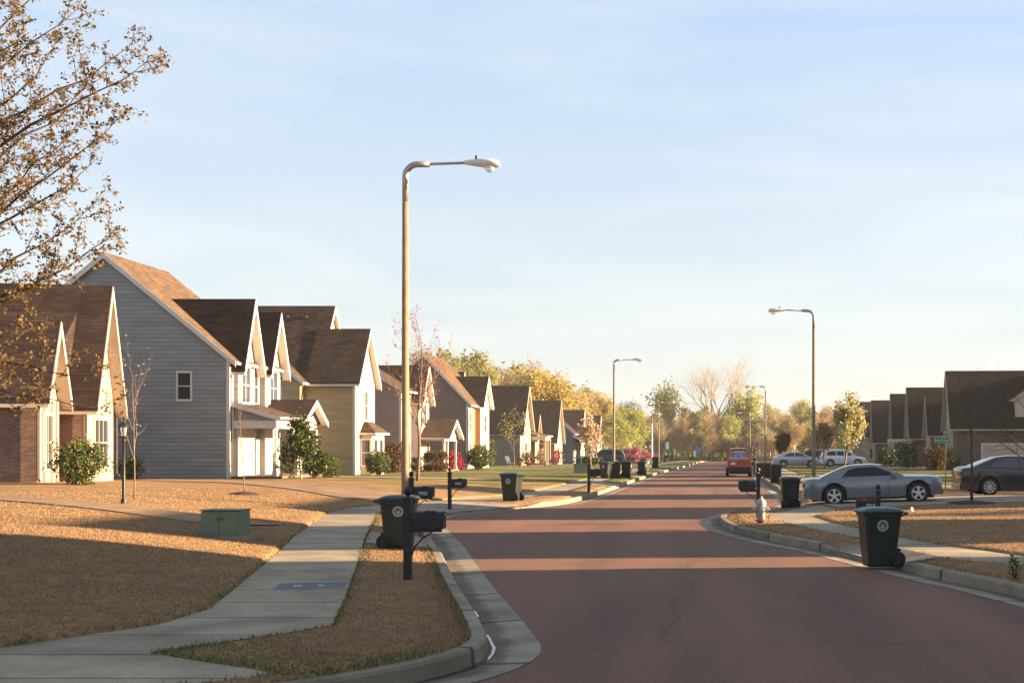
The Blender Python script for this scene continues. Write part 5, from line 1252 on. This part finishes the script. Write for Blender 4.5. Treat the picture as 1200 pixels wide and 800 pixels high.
U, W = rand_axes(np.random.default_rng(4), 120, .14); quads_obj('leaves', np.random.default_rng(3).normal(size=(120, 3))*.16+np.array([0, 0, .68]), U, W, [LM['bush']], t)

# --- woods beyond the houses
def wood_proto(seed, H, leafm, n, size, bark='twig_tan', shape='round', bare=False, asp=.5):
    T = Tree(seed, M[bark])
    if shape == 'cone': T.grow((0, 0, -.5), (0, 0, 1), H*.93, .22, 0, 2, (26, 4), (62, 40), .1, .03, .27, .12, .12)
    elif shape == 'vase': T.grow((0, 0, -.5), (0, 0, 1), H*.42, .3, 0, 4 if bare else 3, (6, 5, 4, 3), (30, 32, 32, 34), .13, .08, .68, .5, .5)
    else: T.grow((0, 0, -.5), (0, 0, 1), H*.6, .26, 0, 3, (12, 6, 4), (52, 42, 40), .16, .08, .5, .22, .3)
    t = empty('woodland_tree', (0, -600, -50), 0, 'x', 'tree')
    T.mb.build('trunk', t, False, uv=False, recalc=False)
    C = T.leaf_pts(n, H*.03); U, W = rand_axes(T.rng, n, size, asp); quads_obj('crown', C, U, W, [LM[leafm]], t)
    return t
protos = {'tan': [wood_proto(101, 15, 'tanwood', 7000, .3, asp=.14), wood_proto(102, 16, 'tanwood', 6500, .3, asp=.14, shape='vase'), wood_proto(107, 14, 'tanwood', 6500, .3, asp=.16)],
          'rust': [wood_proto(103, 13, 'rustwood', 6000, .28, asp=.15, shape='cone'), wood_proto(108, 12, 'rustwood', 5500, .28, asp=.18)],
          'yellow': [wood_proto(104, 14, 'yellow', 7500, .28)], 'lime': [wood_proto(105, 13, 'lime', 5500, .28), wood_proto(109, 14, 'lime', 1900, .32, shape='vase')],
          'olive': [wood_proto(106, 14, 'olive', 6500, .3), wood_proto(110, 13, 'olive', 5500, .3)]}
pk = {id(o): KC(o) for v in protos.values() for o in v}; protoH = {'tan': 15, 'rust': 13, 'yellow': 14, 'lime': 14, 'olive': 14}
used = set(); wr_ = random.Random(77)
TXT = {'tan': 'bare tan-twigged tree', 'rust': 'rusty brown budding tree', 'yellow': 'golden-yellow leafing tree', 'lime': 'bright lime-green leafing tree', 'olive': 'olive-green leafing tree'}
def wood(kind, px, Y, top_py, where, uniq=None, z=None, wscale=1., pick=None):
    ps = protos[kind]; src = ps[pick if pick is not None else wr_.randrange(len(ps))]; X = (px-XC)*Y/F; zb = gz(X, Y) if Y < 305 else wide(X, Y)
    top = HC+(YC-top_py)*Y/F; 
    meshes = [c for c, _ in pk[id(src)]]; Hm = protoHt[id(src)]
    s = (top-zb)/Hm
    lab = uniq or (TXT[kind]+' in the wood '+where); grp = None if uniq else TXT[kind]+'s '+where
    k = s*wscale*wr_.uniform(.92, 1.1); sc = (k, k, s)
    if id(src) not in used:
        used.add(id(src)); src.location = (X, Y, zb); src.rotation_euler = (0, 0, wr_.random()*6.28); src.scale = sc; src['label'] = lab
        if grp: src['group'] = grp
        return src
    return dup(src, (X, Y, zb), wr_.random()*6.28, lab, grp, sc, pk[id(src)])
protoHt = {}
for v in protos.values():
    for o in v:
        protoHt[id(o)] = max(max(vv.co.z for vv in c.data.vertices) for c, _ in pk[id(o)])
# individual trees one can point at
wood('yellow', 648, 236, 428, '', 'large golden-yellow tree glowing behind the roofs of the left row', wscale=1.35)
wood('yellow', 622, 228, 424, '', 'second golden tree, a little left of the largest golden one', wscale=1.2)
wood('lime', 740, 262, 472, '', 'rounded lime tree just right of the second left lamp', pick=0, wscale=1.3)
wood('lime', 722, 255, 480, '', 'lime tree directly behind the second left lamp', pick=0, wscale=1.1)
wood('lime', 789, 330, 440, '', 'tall bright green tree behind the slim left lamp arm', pick=1, wscale=.85)
wood('lime', 880, 332, 446, '', 'pale lime tree around the far right lamp arm', pick=1, wscale=.85)
wood('olive', 868, 330, 470, '', 'olive tree standing between road end and the orange van', pick=0)
for px, tp in ((768, 492), (800, 478), (826, 474), (846, 486)): wood('rust', px, 318+wr_.random()*6, tp, 'facing the road end', pick=0, wscale=1.15)
T = Tree(150, M['bark_pale']); T.grow((0, 0, -.5), (0, 0, 1), 12.5, .34, 0, 4, (7, 6, 4, 4), (30, 30, 32, 34), .1, .06, .72, .55, .42)
X = (833-XC)*330/F; bt = finish_tree(T, 'bare_tree', LM['tanwood'], 2600, .5, .22, .18, 'great bare pale-barked tree rising above the woods at the end of the road', 'tree', None, (X, 330, wide(X, 330)))
zt_ = max(v.co.z for v in kids(bt)[0].data.vertices); k = (HC+(YC-407)*330/F-wide(X, 330))/zt_; bt.scale = (k*1.2, k*1.2, k)
# left wood
for i in range(46):
    f = i/45; px = 505+215*f+wr_.uniform(-10, 10); Y = 205+95*f+wr_.uniform(-8, 30)
    tp = float(np.interp(px, [500, 545, 600, 640, 690, 720], [408, 404, 412, 430, 450, 466]))+wr_.uniform(-4, 22)
    kind = wr_.choices(['tan', 'rust', 'olive', 'yellow', 'lime'], [6, 1.2, 3, .6 if px < 660 else .3, .5])[0]
    wood(kind, px, Y, tp, 'behind the left row of houses', wscale=wr_.uniform(.9, 1.25))
for i in range(26):     # second rank farther back, closing gaps
    f = i/25; px = 490+240*f+wr_.uniform(-8, 8); wood(wr_.choice(['tan', 'tan', 'olive', 'rust']), px, 320+wr_.uniform(0, 20), float(np.interp(px, [500, 600, 690, 720], [440, 440, 468, 480]))+wr_.uniform(0, 20), 'far back on the left', wscale=1.2)
for i in range(50):     # wood across the end of the street
    f = i/49; px = 715+300*f+wr_.uniform(-6, 6); Y = 322+wr_.uniform(0, 45); tp = float(np.interp(px, [715, 760, 850, 930, 1000, 1040], [478, 474, 470, 464, 464, 470]))+wr_.uniform(-2, 22)
    wood(wr_.choices(['tan', 'rust', 'olive', 'lime', 'yellow'], [4, 2, 5, 1.2, .6])[0], px, Y, tp, 'across the end of the street', wscale=wr_.uniform(.95, 1.3))
for i in range(30):
    f = i/29; px = 705+340*f+wr_.uniform(-6, 6); wood(wr_.choice(['rust', 'tan', 'olive', 'tan']), px, 317+wr_.uniform(0, 6), 496+wr_.uniform(-8, 16), 'along the edge of the street end', wscale=1.25)
for i in range(16):
    f = i/15; px = 900+140*f+wr_.uniform(-6, 6); wood(wr_.choice(['rust', 'tan', 'olive']), px, 262+wr_.uniform(0, 40), 486+wr_.uniform(-8, 22), 'behind the parked cars on the right', wscale=1.2)

for i, (x, y, h_) in enumerate(((27, 38.2, 6.5), (31, 28.2, 7.5), (26, 51.5, 6.0), (30, 64, 6.5), (28, 78.5, 6.2))):  # unseen trees added to dapple the sun bands on the road
    src = protos['tan'][i % 3]; sc_ = h_/protoHt[id(src)]
    dup(src, (x, y, gz(x, y)), i*1.3, 'unseen bare tree added beyond the right edge to dapple the road', 'unseen shading trees added beyond the right edge', sc_, pk[id(src)])
# ================================================================== grass blades on the near lawns
def grass():
    rng = np.random.default_rng(9); pts = []; midx = []
    zones = [(-20, -2.3, 9.6, 46, 420000), (0, 14, 15, 46, 150000)]
    xkl = np.array([[p.x, p.y] for p in KLb]); 
    ysamp = np.arange(9, 47, .1)
    tabs = {f: np.array([fn(y) for y in ysamp]) for f, fn in (('kl', xKL), ('kr', xKR), ('sl', SLf), ('sr', SRf), ('ti', TIf), ('to', TOf))}
    P_all = []; G_all = []
    drv = [o for o in COL.objects if o.name.startswith('driveway') and len(o.data.vertices) % 11 == 0 and not o.name.startswith('driveway_apron')]
    dp = []
    for o in drv:
        co = np.empty(len(o.data.vertices)*3, np.float32); o.data.vertices.foreach_get('co', co); dp.append(co.reshape(-1, 11, 3))
    def in_poly(x, y, poly):
        ins = np.zeros(len(x), bool); j = len(poly)-1
        for i in range(len(poly)):
            xi, yi = poly[i]; xj, yj = poly[j]
            c = ((yi > y) != (yj > y)) & (x < (xj-xi)*(y-yi)/((yj-yi)+1e-12)+xi); ins ^= c; j = i
        return ins
    for x0, x1, y0, y1, n in zones:
        u = rng.random(n); y = 1/(1/y0+(1/y1-1/y0)*u); x = x0+(x1-x0)*rng.random(n)
        g = lambda k: np.interp(y, ysamp, tabs[k])
        if x1 < 1:
            sr = np.minimum(g('sr'), g('kl')-.3); sl = np.minimum(g('sl'), sr-.2)
            ok = (x < g('kl')-.02) & ~((x < sr-.01) & (x > sl+.01))
            edge = np.minimum(np.abs(x-sr), np.abs(x-sl)); edge = np.minimum(edge, np.abs(x-g('kl')))
        else:
            ti = np.maximum(g('ti'), g('kr')+.2); to = np.maximum(g('to'), ti+.3)
            ok = (x > g('kr')+.02) & ~((x > ti+.01) & (x < to-.01)); edge = np.minimum(np.abs(x-ti), np.abs(x-to)); edge = np.minimum(edge, np.abs(x-g('kr')))
        for d in dp:
            if d[:, :, 1].min() < 50:
                poly = np.concatenate([d[:, 1, :2], d[::-1, 9, :2]]); ok &= ~in_poly(x, y, poly)
        ok &= ~in_poly(x, y, P)
        x, y, edge = x[ok], y[ok], edge[ok]; gm = rng.random(len(x)) < np.clip(.5-edge*4.2, .02, .6)
        if x1 < 1: gm |= in_poly(x, y, [(-6.2, 12.0), (-4, 10.9), (-2.7, 11.6), (-2.6, 12.5), (-3.6, 12.3), (-4.6, 12.7), (-5.6, 12.9)]) & (rng.random(len(x)) < .45)
        z = np.array([gz(a, b_) for a, b_ in zip(x, y)]); P_all.append(np.stack([x, y, z], 1)); G_all.append(np.stack([gm, edge], 1))
    C = np.concatenate(P_all); Gm = np.concatenate(G_all); n = len(C); green = Gm[:, 0] > .5
    hgt = (.015+.022*rng.random(n))*np.where(green & (Gm[:, 1] < .25), 1.9, 1.)*(.85+.15*np.clip(C[:, 1]/15, 1, 2)); a = rng.random(n)*6.283; w = (.004+.00022*C[:, 1])
    U = np.stack([np.cos(a)*w, np.sin(a)*w, np.zeros(n)], 1); W = np.stack([rng.normal(size=n)*.5*hgt, rng.normal(size=n)*.5*hgt, hgt], 1)
    o = quads_obj('dry_grass', C-np.array([0, 0, .006]), U, W, [LM['grass'], LM['greengrass']], None, True, green.astype(np.int32))
    tag(o, 'short dry tan grass with green fringes along the walk edges', 'grass', kind='stuff')
grass()

HAZE = .0002
if HAZE:
    hz_ = MB(); hz_.box(-1500, 1500, -600, 1500, -4, 45, M['white']); ho_ = hz_.build('haze', uv=False); ho_.data.materials.clear()
    m = bpy.data.materials.new('haze_air'); m.use_nodes = True; nt = m.node_tree; nt.nodes.clear(); o_ = N(nt, 'ShaderNodeOutputMaterial'); v_ = N(nt, 'ShaderNodeVolumePrincipled')
    v_.inputs['Color'].default_value = (.92, .93, .95, 1); v_.inputs['Density'].default_value = HAZE; v_.inputs['Anisotropy'].default_value = .2
    nt.links.new(v_.outputs[0], o_.inputs['Volume']); ho_.data.materials.append(m); tag(ho_, kind='stuff')
# ================================================================== light, sky, camera
EL, AZ = R(13.6), R(5)
sd = Vector((math.cos(EL)*math.cos(AZ), math.cos(EL)*math.sin(AZ), math.sin(EL)))
li = bpy.data.lights.new('sun', 'SUN'); li.energy = 5; li.angle = R(.53); li.color = (1., .7, .42)
lo = bpy.data.objects.new('sun', li); COL.objects.link(lo); lo.rotation_euler = (-sd).to_track_quat('-Z', 'Y').to_euler(); lo.location = sd*100
w = bpy.data.worlds.new('World'); S.world = w; w.use_nodes = True; nt = w.node_tree; bg = nt.nodes['Background']; L = nt.links
sky = N(nt, 'ShaderNodeTexSky'); sky.sky_type = 'NISHITA'; sky.sun_disc = False; sky.sun_elevation = EL; sky.sun_rotation = R(90)-AZ
sky.air_density = 1.; sky.dust_density = .6; sky.ozone_density = 2.2
tc = N(nt, 'ShaderNodeTexCoord'); mp = N(nt, 'ShaderNodeMapping'); mp.inputs['Scale'].default_value = (1.2, 1.2, 8.5); mp.inputs['Rotation'].default_value = (0, R(4), 0); L.new(tc.outputs['Generated'], mp.inputs[0])
n1 = N(nt, 'ShaderNodeTexNoise'); n1.inputs['Scale'].default_value = 2.1; n1.inputs['Detail'].default_value = 7; n1.inputs['Distortion'].default_value = .5; L.new(mp.outputs[0], n1.inputs['Vector'])
sp = N(nt, 'ShaderNodeSeparateXYZ'); L.new(tc.outputs['Generated'], sp.inputs[0])
veil = ramp(nt, [(.0, (.9,)*3), (.4, (.85,)*3), (.9, (.85,)*3)], sp.outputs[2])
vcol = ramp(nt, [(.0, (.335, .375, .39)), (.1, (.35, .385, .405)), (.17, (.345, .39, .435)), (.33, (.275, .355, .47)), (.38, (.23, .3, .38)), (.5, (.25, .28, .31)), (.8, (.2, .225, .26))], sp.outputs[2])
cl = ramp(nt, [(.38, (.0,)*3), (.7, (.75,)*3)], n1.outputs['Fac'])
cm = ramp(nt, [(.3, (1,)*3), (.42, (.0,)*3)], sp.outputs[2]); cq = N(nt, 'ShaderNodeMath', operation='MULTIPLY'); L.new(cl, cq.inputs[0]); L.new(cm, cq.inputs[1])
cw = N(nt, 'ShaderNodeMix', data_type='RGBA'); L.new(cq.outputs[0], cw.inputs[0]); L.new(vcol, cw.inputs[6]); cw.inputs[7].default_value = (.46, .475, .475, 1)
vs = N(nt, 'ShaderNodeVectorMath', operation='SCALE'); L.new(cw.outputs[2], vs.inputs[0]); vs.inputs['Scale'].default_value = 3.3
mx = N(nt, 'ShaderNodeMix', data_type='RGBA'); L.new(veil, mx.inputs[0]); L.new(sky.outputs[0], mx.inputs[6]); L.new(vs.outputs[0], mx.inputs[7])
L.new(mx.outputs[2], bg.inputs[0]); bg.inputs[1].default_value = .1
cam = bpy.data.cameras.new('camera'); co = bpy.data.objects.new('camera', cam); COL.objects.link(co); co.location = (0, 0, HC); co.rotation_euler = (R(90), 0, 0)
cam.sensor_width = 36; cam.lens = 36*F/1200; cam.shift_x = (600-XC)/1200; cam.shift_y = (YC-400)/1200; cam.clip_end = 6000; cam.clip_start = .1
S.camera = co
S.view_settings.view_transform = 'Standard'; S.view_settings.look = 'None'; S.view_settings.exposure = 2.45; S.view_settings.gamma = 1
S.cycles.max_bounces = 6; S.cycles.transparent_max_bounces = 8
